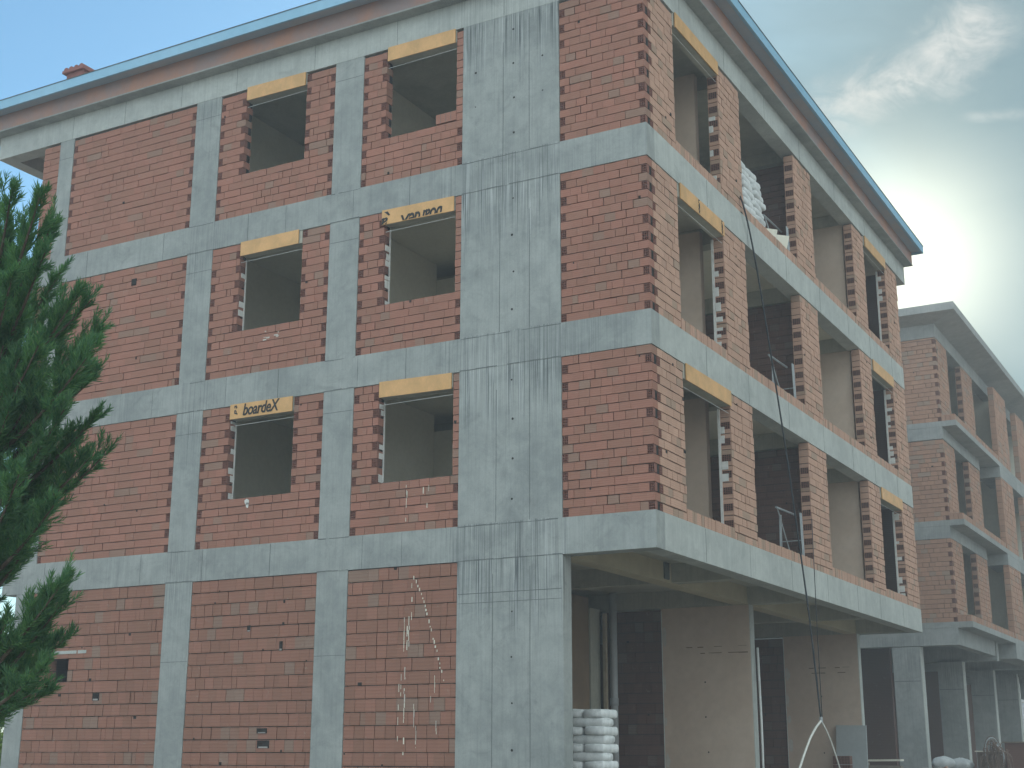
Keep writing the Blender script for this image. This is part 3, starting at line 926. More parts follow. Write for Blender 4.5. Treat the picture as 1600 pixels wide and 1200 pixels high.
def plaster_wall(y0, y1):
    b = MB()
    b.box(-3.32, C1 - 0.002, y0, y1, -0.6, BB[0], 'plaster_warm')
    F = Frame((0, y0, 0), (1, 0, 0), (0, -1, 0))
    b.box(C1 - 0.002, C1 + 0.012, y0 + 0.012, y1 - 0.012, -0.6, BB[0] + 0.001, 'concrete_pale')
    for z in (3.05, 2.93):
        for i in range(5):
            u = R.uniform(-2.9, -1.7)
            F.box(b, u, u + R.uniform(0.08, 0.24), 0.003, -0.01, z + R.uniform(-0.012, 0.008), z + 0.014, 'plaster_brown')
    z = 0.4
    while z < 2.9:
        u = -2.42 + R.uniform(-0.02, 0.02)
        b.poly([F.P(u + 0.017 * math.cos(t * 0.7854), 0.004, z + 0.017 * math.sin(t * 0.7854)) for t in range(8)], 'hole_dark', [tuple(range(8))])
        z += 0.66
    F.box(b, -3.323, -3.305, 0.006, -0.004, -0.6, 3.8, 'plaster_white')
    z = 0.1
    while z < 3.5:
        h = R.uniform(0.15, 0.42); w = R.uniform(0.05, 0.16)
        b.poly([F.P(-3.30 + w * (0.5 + 0.5 * math.cos(t * 0.5236)) * R.uniform(0.6, 1.0), 0.004, z + h * (0.5 + 0.5 * math.sin(t * 0.5236)) * R.uniform(0.85, 1.1)) for t in range(12)], 'plaster_patch', [tuple(range(12))])
        z += h * 1.6 + R.uniform(0.1, 0.5)
    b.build('plastered_wall', main)


plaster_wall(7.95, 8.2)
plaster_wall(15.6, 15.85)
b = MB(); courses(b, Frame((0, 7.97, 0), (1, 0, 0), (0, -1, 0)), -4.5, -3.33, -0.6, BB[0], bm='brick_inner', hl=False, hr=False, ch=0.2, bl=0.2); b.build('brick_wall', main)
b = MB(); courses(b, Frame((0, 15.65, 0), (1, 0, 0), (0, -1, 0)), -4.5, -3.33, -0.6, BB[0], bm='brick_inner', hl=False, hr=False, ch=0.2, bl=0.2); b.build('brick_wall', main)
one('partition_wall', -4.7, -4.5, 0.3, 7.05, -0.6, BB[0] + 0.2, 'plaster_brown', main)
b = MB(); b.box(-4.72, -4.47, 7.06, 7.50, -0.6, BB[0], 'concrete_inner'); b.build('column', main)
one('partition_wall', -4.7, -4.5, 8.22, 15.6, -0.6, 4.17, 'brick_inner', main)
b = MB(); b.tube([(-4.23, 7.62, -0.3), (-4.23, 7.62, 2.2), (-4.23, 7.62, 2.21), (-4.23, 7.62, 4.17)], 0.075, 'grey_plastic', 14)
b.tube([(-4.23, 7.62, 1.95), (-4.23, 7.62, 2.1)], 0.085, 'grey_plastic', 14)
b.build('drain_pipe', main, True)

# ------------------------------------------------------------------ second building
Y2 = 24.0
rear = thing('brick_building', 'farther unfinished brick building behind the nearest one, with concrete ledges and a flat roof slab', 'building', (0, Y2, 0))
F2A = Frame((0, 0, 0), (1, 0, 0), (0, -1, 0))
xw, xo = -0.77, -0.34
T2 = [4.78, 7.78, 10.80, 13.90]
lev2 = [(T2[0], 7.24), (T2[1], 10.26), (T2[2], 13.47)]
for k in range(3):
    zt = T2[k]; zb = 4.12 if k == 0 else lev2[k - 1][1]
    one('floor_beam', -14.0, xw + 0.006, -0.008, 0.3, zb, zt - 0.17, 'concrete_rear', rear)
    one('floor_beam', xw - 0.3, xw + 0.006, 0.302, 5.6, zb, zt - 0.17, 'concrete_rear', rear)
    one('floor_beam', xw - 0.3, xo, 7.0, 32.0, zb, zt - 0.172, 'concrete_rear', rear)
    b = MB()
    b.box(-14.0, xo, -0.012, 32.0, zt - 0.168, zt, 'concrete_rear')
    b.build('floor_slab', rear)
    # brick upstand on the edge of the ledge
    b = MB()
    u = 0.0
    F2B = Frame((xo, 0, 0), (0, 1, 0), (1, 0, 0))
    while u < 7.0:
        w = 0.1
        F2B.box(b, u, u + w - 0.006, R.uniform(-0.03, -0.02), -0.14, zt + 0.001, zt + 0.19, 'brick_rear'); u += w
    F2B2 = Frame((0, -0.012, 0), (1, 0, 0), (0, -1, 0))
    for i in range(3):
        F2B2.box(b, xo - 0.42 + 0.13 * i, xo - 0.30 + 0.13 * i, -0.02, -0.15, zt + 0.001, zt + 0.188, 'brick_rear')
    b.build('brick_upstand', rear)
    z0, z1 = lev2[k]
    b = MB(); courses(b, F2A, -4.4, xw, z0, z1, bm='brick_rear', hl=False, ch=0.137); b.build('brick_wall', rear)
    one('brick_wall', -14.0, -4.41, 0.005, 0.2, z0, z1, 'brick_rear', rear)
    FBx = Frame((xw, 0, 0), (0, 1, 0), (1, 0, 0))
    b = MB(); courses(b, FBx, 0.195, 1.62, z0, z1, bm='brick_rear', hl=False, hr=False); b.build('brick_pier', rear)
    b = MB(); courses(b, FBx, 3.75, 5.55, z0, z1, bm='brick_rear', hl=False, hr=False); jamb_face(b, FBx, 3.75, z0, z1, -0.01, -0.18, -1); b.build('brick_pier', rear)
    FBy = Frame((xo, 0, 0), (0, 1, 0), (1, 0, 0))
    for (a, c) in ((7.02, 9.3), (11.4, 13.2), (17.0, 19.0), (21.5, 23.5), (27.0, 29.5)):
        b = MB(); courses(b, FBy, a, c, z0, z1, bm='brick_rear', hl=False, hr=False, ch=0.2, bl=0.2); b.build('brick_pier', rear)
    # rooms behind
    one('partition_wall', -5.0, -4.8, 0.3, 31.5, z0, z1 + 0.3, 'plaster', rear)
    one('partition_wall', -4.79, xw - 0.2, 5.45, 5.6, z0, z1 + 0.3, 'plaster', rear)
    one('partition_wall', -4.79, xo - 0.2, 9.1, 9.25, z0, z1 + 0.3, 'plaster', rear)
    one('partition_wall', -4.79, xo - 0.2, 16.9, 17.1, z0, z1 + 0.3, 'plaster', rear)
# roof slab with drooping eaves
one('roof_beam', -14.0, xw + 0.006, -0.008, 0.3, 13.472, 13.90, 'concrete_rear', rear)
one('roof_beam', xw - 0.3, xw + 0.006, 0.302, 32.0, 13.472, 13.90, 'concrete_rear', rear)
b = MB()
xe, ye = 0.0, -0.72
b.poly([(-14.0, ye, 14.06), (xe, ye, 14.06), (xe, 32.7, 14.06), (-14.0, 32.7, 14.06),
        (-14.0, ye, 14.30), (xe, ye, 14.30), (xe, 32.7, 14.30), (-14.0, 32.7, 14.30),
        (-14.0, -0.01, 13.90), (xw + 0.01, -0.01, 13.90), (xw + 0.01, 32.0, 13.90), (-14.0, 32.0, 13.90)], 'concrete_rear',
       [(0, 1, 5, 4), (1, 2, 6, 5), (2, 3, 7, 6), (3, 0, 4, 7), (4, 5, 6, 7), (0, 8, 9, 1), (1, 9, 10, 2), (2, 10, 11, 3), (8, 11, 10, 9)])
b.build('roof', rear)
# ground storey: blade columns
for i, y in enumerate((0.0, 5.9, 11.2, 16.15, 21.6)):
    b = MB()
    b.box(-2.72, -1.92, y + 0.0, y + 0.42, -0.3, 4.10, 'concrete_rear')
    b.box(-1.919, -1.905, y + 0.02, y + 0.40, -0.3, 4.10, 'concrete_pale')
    F = Frame((0, y, 0), (1, 0, 0), (0, -1, 0))
    seam_h(b, F, -2.7, -1.94, 3.1, 0.0, 0.02)
    b.build('column', rear)
b = MB()
b.box(-14, -0.79, 0.31, 0.6, 4.13, 4.6, 'concrete_rear')
for y in (5.9, 11.2, 16.4, 21.6):
    b.box(-14, -0.79, y, y + 0.35, 4.0, 4.6, 'concrete_rear')
b.build('ground_beam', rear)
one('rear_wall', -6.2, -6.0, 0.6, 31.0, -0.3, 4.6, 'brick_inner', rear)
one('rear_wall', -5.99, -3.6, 11.3, 11.5, -0.3, 4.6, 'brick_inner', rear)
one('rear_wall', -5.99, -3.6, 3.2, 3.4, -0.3, 4.6, 'brick_inner', rear)
b = MB()
wy = 16.6
b.box(-2.0, -1.9, wy, wy + 0.09, -0.3, 3.15, 'window_frame'); b.box(-2.0, -1.9, wy + 0.091, wy + 3.0, 3.03, 3.15, 'window_frame'); b.box(-2.0, -1.9, wy + 3.001, wy + 3.1, -0.3, 3.15, 'window_frame')
wf = b.build('window', rear)
one('pane', -1.97, -1.93, wy + 0.09, wy + 3.0, -0.3, 3.03, 'dark_glass', wf)

# ------------------------------------------------------------------ sacks


def sack_mesh(L, W, H, seed, mname, soft=False):
    r = random.Random(seed)
    b = MB()
    nu, nv = 18, 12
    P = []
    for i in range(nu + 1):
        s_ = -1 + 2 * i / nu
        for j in range(nv):
            a = 2 * math.pi * j / nv
            ca, sa = math.cos(a), math.sin(a)
            ex = 0.8 if soft else 0.26
            y = math.copysign(abs(ca) ** ex, ca); z = math.copysign(abs(sa) ** (0.8 if soft else 0.5), sa)
            t = max(0.0, 1 - abs(s_) ** (2.2 if soft else 9))
            hz = (0.2 + 0.8 * t ** 0.5) if soft else 0.62 + 0.38 * t ** 0.5
            wy = 0.90 + 0.10 * t + 0.02 * math.sin(5 * s_ + seed)
            wr = 1 + 0.06 * math.sin(7 * s_ + 3 * a + seed) + r.uniform(-0.05, 0.05)
            P.append((s_ * L / 2 * (1 - 0.03 * abs(y)), y * W / 2 * wy, z * H / 2 * hz * wr + H / 2))
    F = []
    for i in range(nu):
        for j in range(nv):
            F.append((i * nv + j, (i + 1) * nv + j, (i + 1) * nv + (j + 1) % nv, i * nv + (j + 1) % nv))
    F.append(tuple(range(nv))); F.append(tuple(nu * nv + j for j in reversed(range(nv))))
    b.poly(P, mname, F)
    return b


ordn = ['lowest', 'second', 'third', 'fourth', 'fifth', 'sixth', 'seventh', 'eighth', 'ninth', 'tenth', 'eleventh', 'twelfth', 'thirteenth', 'fourteenth']
protos = [sack_mesh(0.58, 0.36, 0.135, s_, 'white_sack').build('cement_sack', None, True) for s_ in (1, 2, 3)]
used = set()


def put_sack(i, loc, rz, label, group, tilt=0.0, sc=1.0):
    pr = protos[i % 3]
    if pr.name in used:
        o_ = pr.copy(); COL.objects.link(o_)
    else:
        o_ = pr; used.add(pr.name)
    o_.location = loc; o_.rotation_euler = (R.uniform(-0.04, 0.04), tilt, rz); o_.scale = (sc * R.uniform(0.96, 1.03), R.uniform(0.95, 1.04), R.uniform(1.0, 1.06))
    tag(o_, label, 'sack', group)


one_ground = -0.60
NR = 18
for row in range(NR):
    z = one_ground + 0.005 + row * 0.1255
    nm = 'uppermost' if row == NR - 1 else ('second from the top' if row == NR - 2 else 'number %d from the top' % (NR - row))
    grp = 'white sacks stacked beside the bare concrete wall'
    q = R.uniform(-0.02, 0.02)
    if row % 2:
        spec_ = [(-2.36 + q, math.pi / 2, 'farthest-left'), (-1.995 + q, math.pi / 2, 'middle'), (-1.63 + q, math.pi / 2, 'right-hand')]
    else:
        spec_ = [(-2.22 + q, math.pi / 2, 'left-hand'), (-1.74 + q, 0.0, 'long right-hand')]
    for c, (x, rz, nm2) in enumerate(spec_):
        put_sack(row * 2 + c + row // 3, (x + R.uniform(-0.015, 0.015), 1.45 + R.uniform(-0.03, 0.02) + (0.08 if rz else 0.0), z), rz + R.uniform(-0.05, 0.05),
                 '%s white cement sack, ground-floor stack, row %s' % (nm2, nm), grp, 0.0, 1.0 if not rz else 0.95)
NT_ = 14
for row in range(NT_):
    z = 10.375 + row * 0.128
    off = 0.06 * math.sin(row * 1.4) + (0.12 if row == 9 else 0.0) - (0.18 if row == NT_ - 1 else 0.0)
    for c in range(2):
        put_sack(row + c, (-0.56 - 0.01 * row + R.uniform(-0.02, 0.02), 6.10 + c * 0.60 + off, z), math.pi / 2 + R.uniform(-0.09, 0.09),
                 'white sack behind the top-floor sill, %s half of the stack, %s row' % (('near', 'far')[c], ('uppermost' if row == NT_ - 1 else ordn[row])), 'white sacks stacked on the top floor')
b = MB()
for (y, rz, h) in ((6.75, 0.3, 0.50), (7.0, -0.2, 0.42), (7.25, 0.5, 0.56), (7.45, 0.1, 0.36)):
    p0 = Vector((-0.33, y - 0.35, 10.385)); d = Vector((math.sin(rz) * 0.4, math.cos(rz) * 0.16, 0)); up = Vector((0.10, 0.03, h)); th = Vector((0.02, -0.01, 0))
    q = [p0 - d, p0 + d, p0 + d + th, p0 - d + th]
    b.hexa([q[0], q[1], q[2], q[3]] + [v + up + Vector((0, R.uniform(-0.05, 0.05), R.uniform(-0.06, 0.06))) for v in q], 'plaster')
tag(b.build('board_offcut', None), 'pale broken board pieces leaning behind the top-floor brick sill', 'boards')

# ------------------------------------------------------------------ trestles on the sills


def trestle(y, z, h, label):
    t = thing('steel_trestle', label, 'trestle', (-0.35, y, z), 'steel trestles behind the sills')
    for dx, dy in ((-0.22, 0.32), (0.22, 0.32), (-0.22, 0.40), (0.22, 0.40)):
        b = MB(); b.tube([(dx, dy, 0), (dx * 0.9, dy, h)], 0.014, 'steel_grey', 6); b.build('leg', t)
    b = MB(); b.tube([(0.0, -0.48, h), (0.0, 0.62, h + 0.02)], 0.020, 'steel_grey', 6); b.build('top_bar', t)
    b = MB(); b.tube([(0.0, -0.40, h - 0.01), (0.02, 0.30, 0.15)], 0.013, 'steel_grey', 6); b.build('brace', t)
    b = MB(); b.tube([(0.0, 0.32, 0.12), (0.25, 0.32, 0.12)], 0.010, 'steel_grey', 6); b.tube([(-0.22, 0.33, h * 0.5), (0.22, 0.33, h * 0.5)], 0.010, 'steel_grey', 6); b.build('cross_bar', t)
    return t


trestle(7.05, 10.385, 0.86, 'grey steel trestle behind the top-floor sill next to the white sacks')
trestle(6.95, 7.385, 0.98, 'grey steel trestle behind the second-floor sill, in the middle storey')
trestle(6.95, 4.385, 1.05, 'grey steel trestle behind the lowest overhanging sill, beside the hanging cable')

# ------------------------------------------------------------------ hoist cable and sling


def unx(px, py, x):
    d = FW + RT * ((px - 800) / 2159.2) - UP * ((py - 600) / 2159.2)
    return CAM + d * ((x - CAM.x) / d.x)


cable = [unx(1150, 300, -0.25), unx(1159, 313, 0.06), unx(1172, 365, 0.07), unx(1186, 440, 0.09), unx(1200, 525, 0.11), unx(1215, 620, 0.14), unx(1229, 710, 0.18), unx(1241, 795, 0.24), unx(1253, 880, 0.31), unx(1264, 960, 0.4), unx(1274, 1045, 0.52), unx(1283, 1126, 0.65)]
# smooth the waypoints
pts = []
for i in range(len(cable) - 1):
    a, b_ = cable[i], cable[i + 1]
    p, q = cable[max(i - 1, 0)], cable[min(i + 2, len(cable) - 1)]
    for s_ in range(4):
        t = s_ / 4
        pts.append(0.5 * ((2 * a) + (-p + b_) * t + (2 * p - 5 * a + 4 * b_ - q) * t * t + (-p + 3 * a - 3 * b_ + q) * t ** 3))
pts.append(cable[-1])
ct = thing('hoist_cable', 'thin black cable hanging from the top-floor sill down past the overhang', 'cable', tuple(pts[-1]))
b = MB(); b.tube([p - pts[-1] for p in pts], 0.016, 'black_rope', 6); b.build('cord', ct, True)
b = MB(); b.tube([(0.012, 0.03, 0), (0.012, 0.02, 1.3), (0.012, 0.05, 3.4)], 0.007, 'black_rope', 5); b.build('cord', ct, True)
b = MB(); b.tube([(0.0, 0.0, -0.03), (0, 0, 0.06)], 0.028, 'steel_grey', 8); b.build('hook', ct)
E0 = pts[-1]
l1 = unx(1250, 1200, 0.55); l2 = unx(1312, 1200, 0.75)
st = thing('rope_sling', 'pale rope sling hanging in an upside-down V under the black cable', 'rope', (E0.x, E0.y, -0.55))
b = MB()
L = []
for i in range(11):
    t = i / 10
    p = E0.lerp(l1 + (l1 - E0) * 1.6, t); p.z += 0.10 * math.sin(min(t * 2.6, 1) * math.pi) ; L.append(p - st.location)
L.insert(0, E0 + Vector((0, 0.03, 0.0)) - st.location)
b.tube(L, 0.019, 'pale_rope', 7); b.build('rope', st, True)
b = MB(); L = []
for i in range(11):
    t = i / 10
    p = E0.lerp(l2 + (l2 - E0) * 1.6, t); p.z += 0.09 * math.sin(min(t * 2.6, 1) * math.pi); L.append(p - st.location)
b.tube(L, 0.013, 'pale_rope', 6); b.build('rope', st, True)

# ------------------------------------------------------------------ loose things at the ground storey
b = MB(); b.bar((-4.33, 7.44, -0.6), (-4.33, 7.44, 3.75), 0.07, 0.07, 'timber')
tag(b.build('timber_post', None), 'slim timber post standing beside the grey pipe above the white sacks', 'post')
b = MB(); b.tube([(-1.22, 7.62, -0.58), (-1.33, 7.98, 1.5), (-1.40, 8.14, 3.02)], 0.024, 'white_paint', 8)
tag(b.build('leaning_pole', None, True), 'pale thin pole leaning against the end of the nearer plastered wall', 'pole')
b = MB(); b.hexa([(-2.10, 15.25, -0.6), (-1.33, 15.25, -0.6), (-1.33, 15.29, -0.6), (-2.10, 15.29, -0.6), (-2.08, 15.50, 1.70), (-1.36, 15.50, 1.69), (-1.36, 15.54, 1.69), (-2.08, 15.54, 1.70)], 'cement_board')
tag(b.build('cement_board', None), 'grey sheet of board leaning on the farther plastered wall', 'board')
b = MB()
for i in range(8):
    for j in range(2):
        b.box(-1.98 + j * 0.21, -1.79 + j * 0.21, 14.75 + R.uniform(0, 0.02), 14.95, -0.6 + i * 0.2 + 0.002, -0.6 + i * 0.2 + 0.19, 'brick_inner')
        hollow(b, Frame((0, 14.748, 0), (1, 0, 0), (0, -1, 0)), -1.98 + j * 0.21, -1.79 + j * 0.21, -0.6 + i * 0.2 + 0.003, -0.6 + i * 0.2 + 0.188, 0.012, 0.01, 3, 3)
tag(b.build('brick_stack', None), 'small stack of hollow bricks in front of the leaning grey board', 'bricks')
pk = thing('plank_pile', 'pile of old planks lying between the two buildings', 'planks', (-2.4, 20.8, 0.0))
for i in range(10):
    b = MB()
    zz = -0.4 + i * 0.14
    b.bar((-1.3, R.uniform(-0.3, 0.3), zz), (0.55, R.uniform(-0.3, 0.3), zz + R.uniform(-0.03, 0.03)), R.uniform(0.2, 0.6), 0.05, R.choice(('timber_dark', 'timber_dark', 'plaster')))
    b.bar((-1.2 + 0.3 * (i % 3), -0.4, zz + 0.06), (-1.1 + 0.3 * (i % 3), 0.4, zz + 0.06), 0.1, 0.07, 'timber_dark')
    b.build('plank', pk)

# coil of reinforcing wire
rc = thing('wire_coil', 'tangled brown coil of bent wire standing in front of the rear columns', 'wire', (0.35, 22.0, 0.3))
b = MB()
for k in range(9):
    cx_, cz_ = R.uniform(-0.16, 0.16), R.uniform(0.62, 0.85)
    ra, rb_ = R.uniform(0.10, 0.24), R.uniform(0.22, 0.42)
    tw = R.uniform(-0.5, 0.5); dy = R.uniform(-0.2, 0.2)
    L = []
    for i in range(19):
        a = 2 * math.pi * i / 18 * R.uniform(0.985, 1.0)
        x, z = ra * math.cos(a), rb_ * math.sin(a)
        L.append((cx_ + x * math.cos(tw) - z * math.sin(tw) * 0.35, dy + 0.1 * math.sin(a + k), cz_ + z + x * math.sin(tw)))
    b.tube(L, R.uniform(0.008, 0.014), 'rusty_steel' if k % 4 else 'steel_grey', 5)
b.build('coil', rc)
b = MB()
for k in range(34):
    x = R.uniform(-0.5, 0.5)
    b.tube([(x, R.uniform(-0.2, 0.2), 0.0), (x * 0.8 + R.uniform(-0.1, 0.1), R.uniform(-0.2, 0.2), R.uniform(0.4, 0.9)), (x * 0.5 + R.uniform(-0.25, 0.25), R.uniform(-0.2, 0.2), R.uniform(0.7, 1.15))], 0.012, 'rusty_steel', 5)
b.build('loose_ends', rc)
gs = [sack_mesh(0.60, 0.5, 0.36, s_ + 20, 'grey_sack', True).build('filled_bag', None, True) for s_ in (1, 2)]
spots = [(-1.02, 21.9, 0.62, 0.3, 'left one of two pale grey filled bags at the foot of the rear columns'), (-0.60, 22.1, 0.58, -0.2, 'pale grey filled bag nearer the wire coil, at the foot of the rear columns')]
for i, (x, y, z, rz, lab) in enumerate(spots):
    gs[i].location = (x, y, z); gs[i].rotation_euler = (0, 0, rz); tag(gs[i], lab, 'bag', 'filled bags by the rear columns')
bm_ = MB(); bm_.box(0.55, 1.9, 22.3, 23.1, 0.3, 1.34, 'brick_inner'); bm_.box(0.50, 1.95, 22.25, 23.15, 1.342, 1.37, 'timber_dark'); bm_.box(-0.2, 0.52, 22.35, 23.0, 0.3, 1.10, 'brick_inner'); bm_.box(-0.25, 0.54, 22.3, 23.05, 1.102, 1.13, 'plaster')
tag(bm_.build('brick_pallet', None), 'brown stacked bricks under a board at the far right, beside the wire coil', 'bricks')

# ------------------------------------------------------------------ ground
b = MB()
N = 56
xs = [-260 + 520 * (i / N) for i in range(N + 1)]
ys = [-200 + 620 * (i / N) for i in range(N + 1)]


def gh(x, y):
    h = -0.6 + max(0.0, min(1.0, (y - 16.5) / 3.0)) * 0.92
    return h


xs = sorted(set(xs + [-20, -15, -13, -5, 0, 2, 5]))
ys = sorted(set(ys + [0, 8, 16.5, 17, 17.5, 18, 18.5, 19, 19.5, 22, 24]))
P = [(x, y, gh(x, y)) for y in ys for x in xs]
nx = len(xs)
b.poly(P, 'ground_soil', [(j * nx + i, j * nx + i + 1, (j + 1) * nx + i + 1, (j + 1) * nx + i) for j in range(len(ys) - 1) for i in range(nx - 1)])
g_ = b.build('ground', None)
g_['kind'] = 'structure'
# rubble heap between the buildings
b = MB()
for i in range(170):
    a, rr = R.uniform(0, 6.283), R.uniform(0, 1) ** 0.6
    x, y = -0.9 + 1.5 * rr * math.cos(a), 20.6 + 0.9 * rr * math.sin(a)
    z = 0.30 + (1 - rr) * 0.36 + R.uniform(-0.03, 0.05); s_ = R.uniform(0.03, 0.10)
    rot = Matrix.Rotation(R.uniform(0, 3), 3, Vector((R.uniform(-1, 1), R.uniform(-1, 1), 1)).normalized())
    p = [Vector((sx_ * s_ * R.uniform(0.6, 1.3), sy_ * s_ * R.uniform(0.6, 1.3), sz_ * s_ * 0.7)) for (sx_, sy_, sz_) in ((-1, -1, -1), (1, -1, -1), (1, 1, -1), (-1, 1, -1), (-1, -1, 1), (1, -1, 1), (1, 1, 1), (-1, 1, 1))]
    b.hexa([rot @ v + Vector((x, y, z)) for v in p], R.choice(('rubble', 'rubble', 'brick_rear')))
rb = b.build('rubble', None)
rb['kind'] = 'stuff'; rb['label'] = 'low heap of broken brick and stone between the two buildings'

# ------------------------------------------------------------------ trees


def wpt(px, py, depth):
    return CAM + (FW + RT * ((px - 800) / 2159.2) - UP * ((py - 600) / 2159.2)) * depth


def conifer():
    D = 9.2
    base = wpt(-105, 1240, D); base.z = -0.6
    t = thing('conifer', 'dark green soft-needled conifer with upswept branches at the left edge', 'tree', tuple(base))
    H = 5.0
    b = MB()
    tr = [Vector((0.05 * math.sin(i * 0.9), 0.05 * math.cos(i * 1.3), H * i / 12)) for i in range(13)]
    b.tube(tr, [0.11 * (1 - i / 12) + 0.012 for i in range(13)], 'bark', 8)
    b.build('trunk', t, True)
    crown = MB(); limbs = MB()
    k = crown.slot('needles')
    r = random.Random(11)

    def plume(p, a, L, nn):
        a = a.normalized()
        ref = a.orthogonal().normalized(); bi = a.cross(ref)
        for i in range(nn):
            s_ = (i + r.random()) / nn
            ph = i * 2.4 + r.uniform(-0.4, 0.4)
            rd = ref * math.cos(ph) + bi * math.sin(ph)
            q = p + a * (L * s_)
            d = (a * r.uniform(0.75, 1.1) + rd * r.uniform(0.35, 0.8) + Vector((0, 0, 0.12))).normalized()
            ln = r.uniform(0.05, 0.095) * (1.1 - 0.45 * s_)
            w = d.cross(Vector((r.uniform(-1, 1), r.uniform(-1, 1), r.uniform(-1, 1)))).normalized() * r.uniform(0.0028, 0.0045)
            o_ = len(crown.v)
            crown.v.extend((tuple(q - w), tuple(q + w), tuple(q + d * ln * 0.6 + w * 0.8), tuple(q + d * ln), tuple(q + d * ln * 0.6 - w * 0.8)))
            crown.f.append((o_, o_ + 1, o_ + 2, o_ + 3, o_ + 4)); crown.m.append(k)

    def branch(root, tip, dense):
        ax = tip - root
        L = ax.length
        mid = root.lerp(tip, 0.55) - Vector((0, 0, 0.10 * L))
        P_ = []
        for i in range(9):
            s_ = i / 8
            P_.append(root.lerp(mid, s_).lerp(mid.lerp(tip, s_), s_))
        limbs.tube(P_, [0.022 * (1 - i / 8) + 0.004 for i in range(9)], 'bark', 5)
        n = int(dense * L * 30)
        for j in range(n):
            s_ = 0.22 + 0.78 * (j + r.random()) / n
            f = s_ * 8; i = min(int(f), 7)
            p = P_[i].lerp(P_[i + 1], f - i)
            dr = (P_[min(i + 1, 8)] - P_[i]).normalized()
            side = dr.orthogonal().normalized()
            side.rotate(Matrix.Rotation(r.uniform(0, 6.28), 3, dr))
            a = dr * r.uniform(0.5, 1.0) + side * r.uniform(0.2, 0.95) * (1.1 - 0.6 * s_) + Vector((0, 0, r.uniform(0.15, 0.6)))
            ll = r.uniform(0.12, 0.26) * (1.15 - 0.5 * s_)
            plume(p, a, ll, int(24 + 14 * r.random()))
            if s_ < 0.92 and r.random() < 0.6:
                e = p + a.normalized() * ll * 0.75
                for _ in range(2):
                    a2 = a.normalized() + Vector((r.uniform(-0.6, 0.6), r.uniform(-0.6, 0.6), r.uniform(0, 0.5)))
                    plume(e, a2, ll * 0.75, 20)

    tips = [(18, 300), (62, 308), (-20, 270), (45, 360), (84, 345), (95, 425), (70, 395), (142, 470), (120, 462), (156, 515), (150, 535), (135, 560), (92, 500), (152, 585), (110, 600), (100, 640), (150, 650), (166, 708), (140, 715), (120, 690), (80, 700), (84, 790), (60, 815), (70, 770), (45, 850), (30, 880), (10, 830),
            (40, 480), (30, 560), (20, 430), (15, 640), (50, 620), (60, 540), (30, 740), (5, 540), (10, 380), (-20, 480), (-30, 620), (-25, 740),
            (104, 905), (92, 918), (95, 945), (70, 960), (45, 985), (78, 1010), (100, 1000), (66, 1045), (70, 1085), (48, 1085), (30, 1060), (30, 1000), (12, 970), (-20, 1000), (-15, 920), (52, 1010)]
    for (px, py) in tips:
        tip = wpt(px, py, D + r.uniform(-0.7, 0.6)) - base
        rz = max(1.75, min(H - 0.3, tip.z - (0.45 + 0.35 * r.random())))
        root = Vector((0.05 * math.sin(rz * 1.7), 0.05 * math.cos(rz * 2.4), rz))
        branch(root, tip, 0.85)
    for i in range(34):
        z = r.uniform(2.3, H - 0.4)
        rad = 1.35 * (1 - (z / (H + 0.6)) ** 1.6) * r.uniform(0.5, 1.0) + 0.15
        a = r.uniform(0, 6.283)
        tip = Vector((rad * math.cos(a), rad * math.sin(a), z + r.uniform(0.1, 0.4)))
        if (tip + base - CAM).dot(RT) / (tip + base - CAM).dot(FW) * 2159.2 + 800 > 60: continue
        branch(Vector((0, 0, z - 0.3)), tip, 0.6)
    for i in range(10):
        branch(Vector((0, 0, H - 0.7 + 0.06 * i)), Vector((r.uniform(-0.2, 0.2), r.uniform(-0.2, 0.2), H + 0.02 * i)), 1.0)
    limbs.build('limb', t)
    crown.build('crown', t)


conifer()


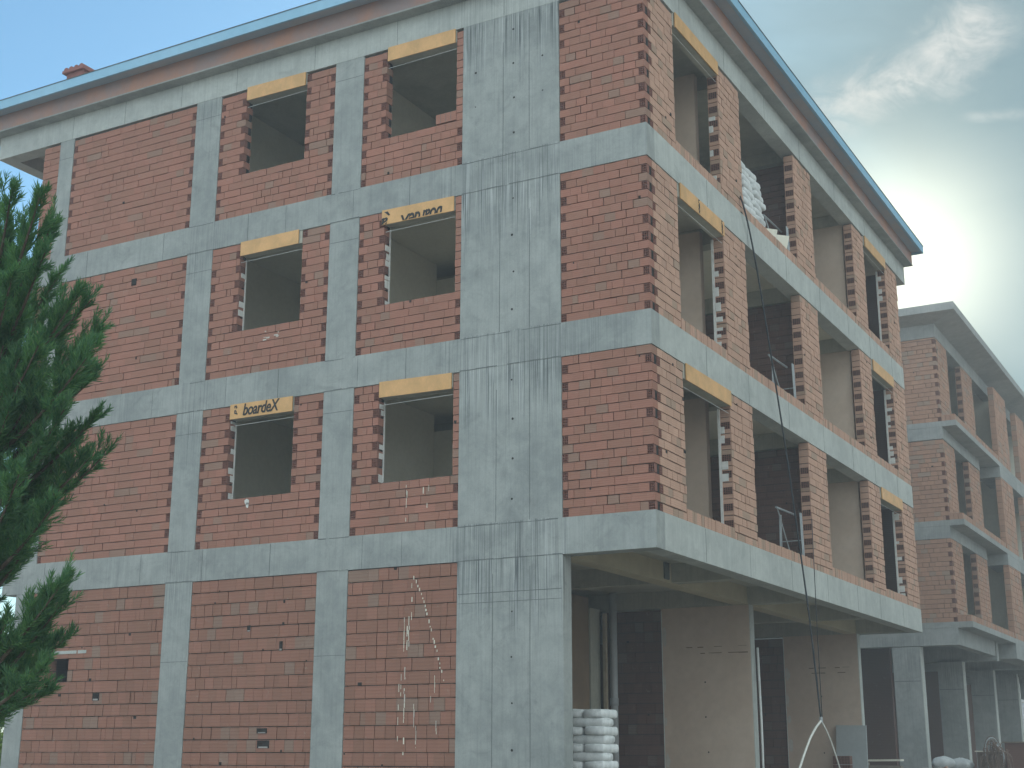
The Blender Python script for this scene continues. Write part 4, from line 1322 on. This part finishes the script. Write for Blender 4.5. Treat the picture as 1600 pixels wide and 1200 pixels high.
def shrub(px, py, depth, w, h, n, label, seed):
    r = random.Random(seed)
    c = wpt(px, py, depth)
    base = Vector((c.x, c.y, -0.6))
    t = thing('leafy_tree', label, 'tree', tuple(base))
    b = MB(); b.tube([(0, 0, 0), (0.05, 0, (c.z - base.z) * 0.5), (0.0, 0.05, c.z - base.z)], [0.12, 0.08, 0.03], 'bark', 7)
    cz = c.z - base.z
    for i in range(12):
        a = r.uniform(0, 6.283)
        b.tube([(0, 0, cz * r.uniform(0.4, 0.9)), (w * 0.4 * math.cos(a), w * 0.4 * math.sin(a), cz + r.uniform(-0.3, 0.4) * h)], [0.04, 0.01], 'bark', 5)
    b.build('trunk', t)
    cl = MB(); k = cl.slot('broad_leaf')
    for i in range(int(n / 22)):
        while True:
            p = Vector((r.uniform(-1, 1), r.uniform(-1, 1), r.uniform(-1, 1)))
            if 0.25 < p.length < 1.0: break
        q0 = Vector((p.x * w, p.y * w, cz + p.z * h))
        for j in range(22):
            q = q0 + Vector((r.gauss(0, 0.13), r.gauss(0, 0.13), r.gauss(0, 0.11)))
            u = Vector((r.uniform(-1, 1), r.uniform(-1, 1), r.uniform(-1, 0.3))).normalized() * r.uniform(0.05, 0.09)
            v = u.cross(Vector((r.uniform(-1, 1), r.uniform(-1, 1), r.uniform(-1, 1)))).normalized() * u.length * 0.45
            o_ = len(cl.v)
            cl.v.extend((tuple(q), tuple(q + u * 0.5 + v), tuple(q + u), tuple(q + u * 0.5 - v)))
            cl.f.append((o_, o_ + 1, o_ + 2, o_ + 3)); cl.m.append(k)
    cl.build('crown', t)


shrub(-50, 1100, 30.0, 1.25, 0.45, 24000, 'sunlit yellow-green leafy tree behind the left corner of the brick building', 3)
shrub(-40, 1250, 28.0, 1.1, 1.5, 30000, 'shaded leafy shrub below the sunlit one at the far left', 5)

# ------------------------------------------------------------------ haze box added to stand in for lens veil
hm, g, bs, out = mat('air')
g.t.nodes.remove(bs)
pv = g.n('ShaderNodeVolumePrincipled')
pv.inputs['Color'].default_value = (0.90, 0.95, 1.0, 1)
pv.inputs['Density'].default_value = 0.0036
pv.inputs['Anisotropy'].default_value = 0.2
g.link(pv.outputs[0], out.inputs['Volume'])
b = MB(); b.box(-262, 262, -202, 424, -1.7, 17.5, 'air')
hz = b.build('haze', None)
hz['kind'] = 'stuff'; hz['label'] = 'thin pale haze added to stand in for lens veil'
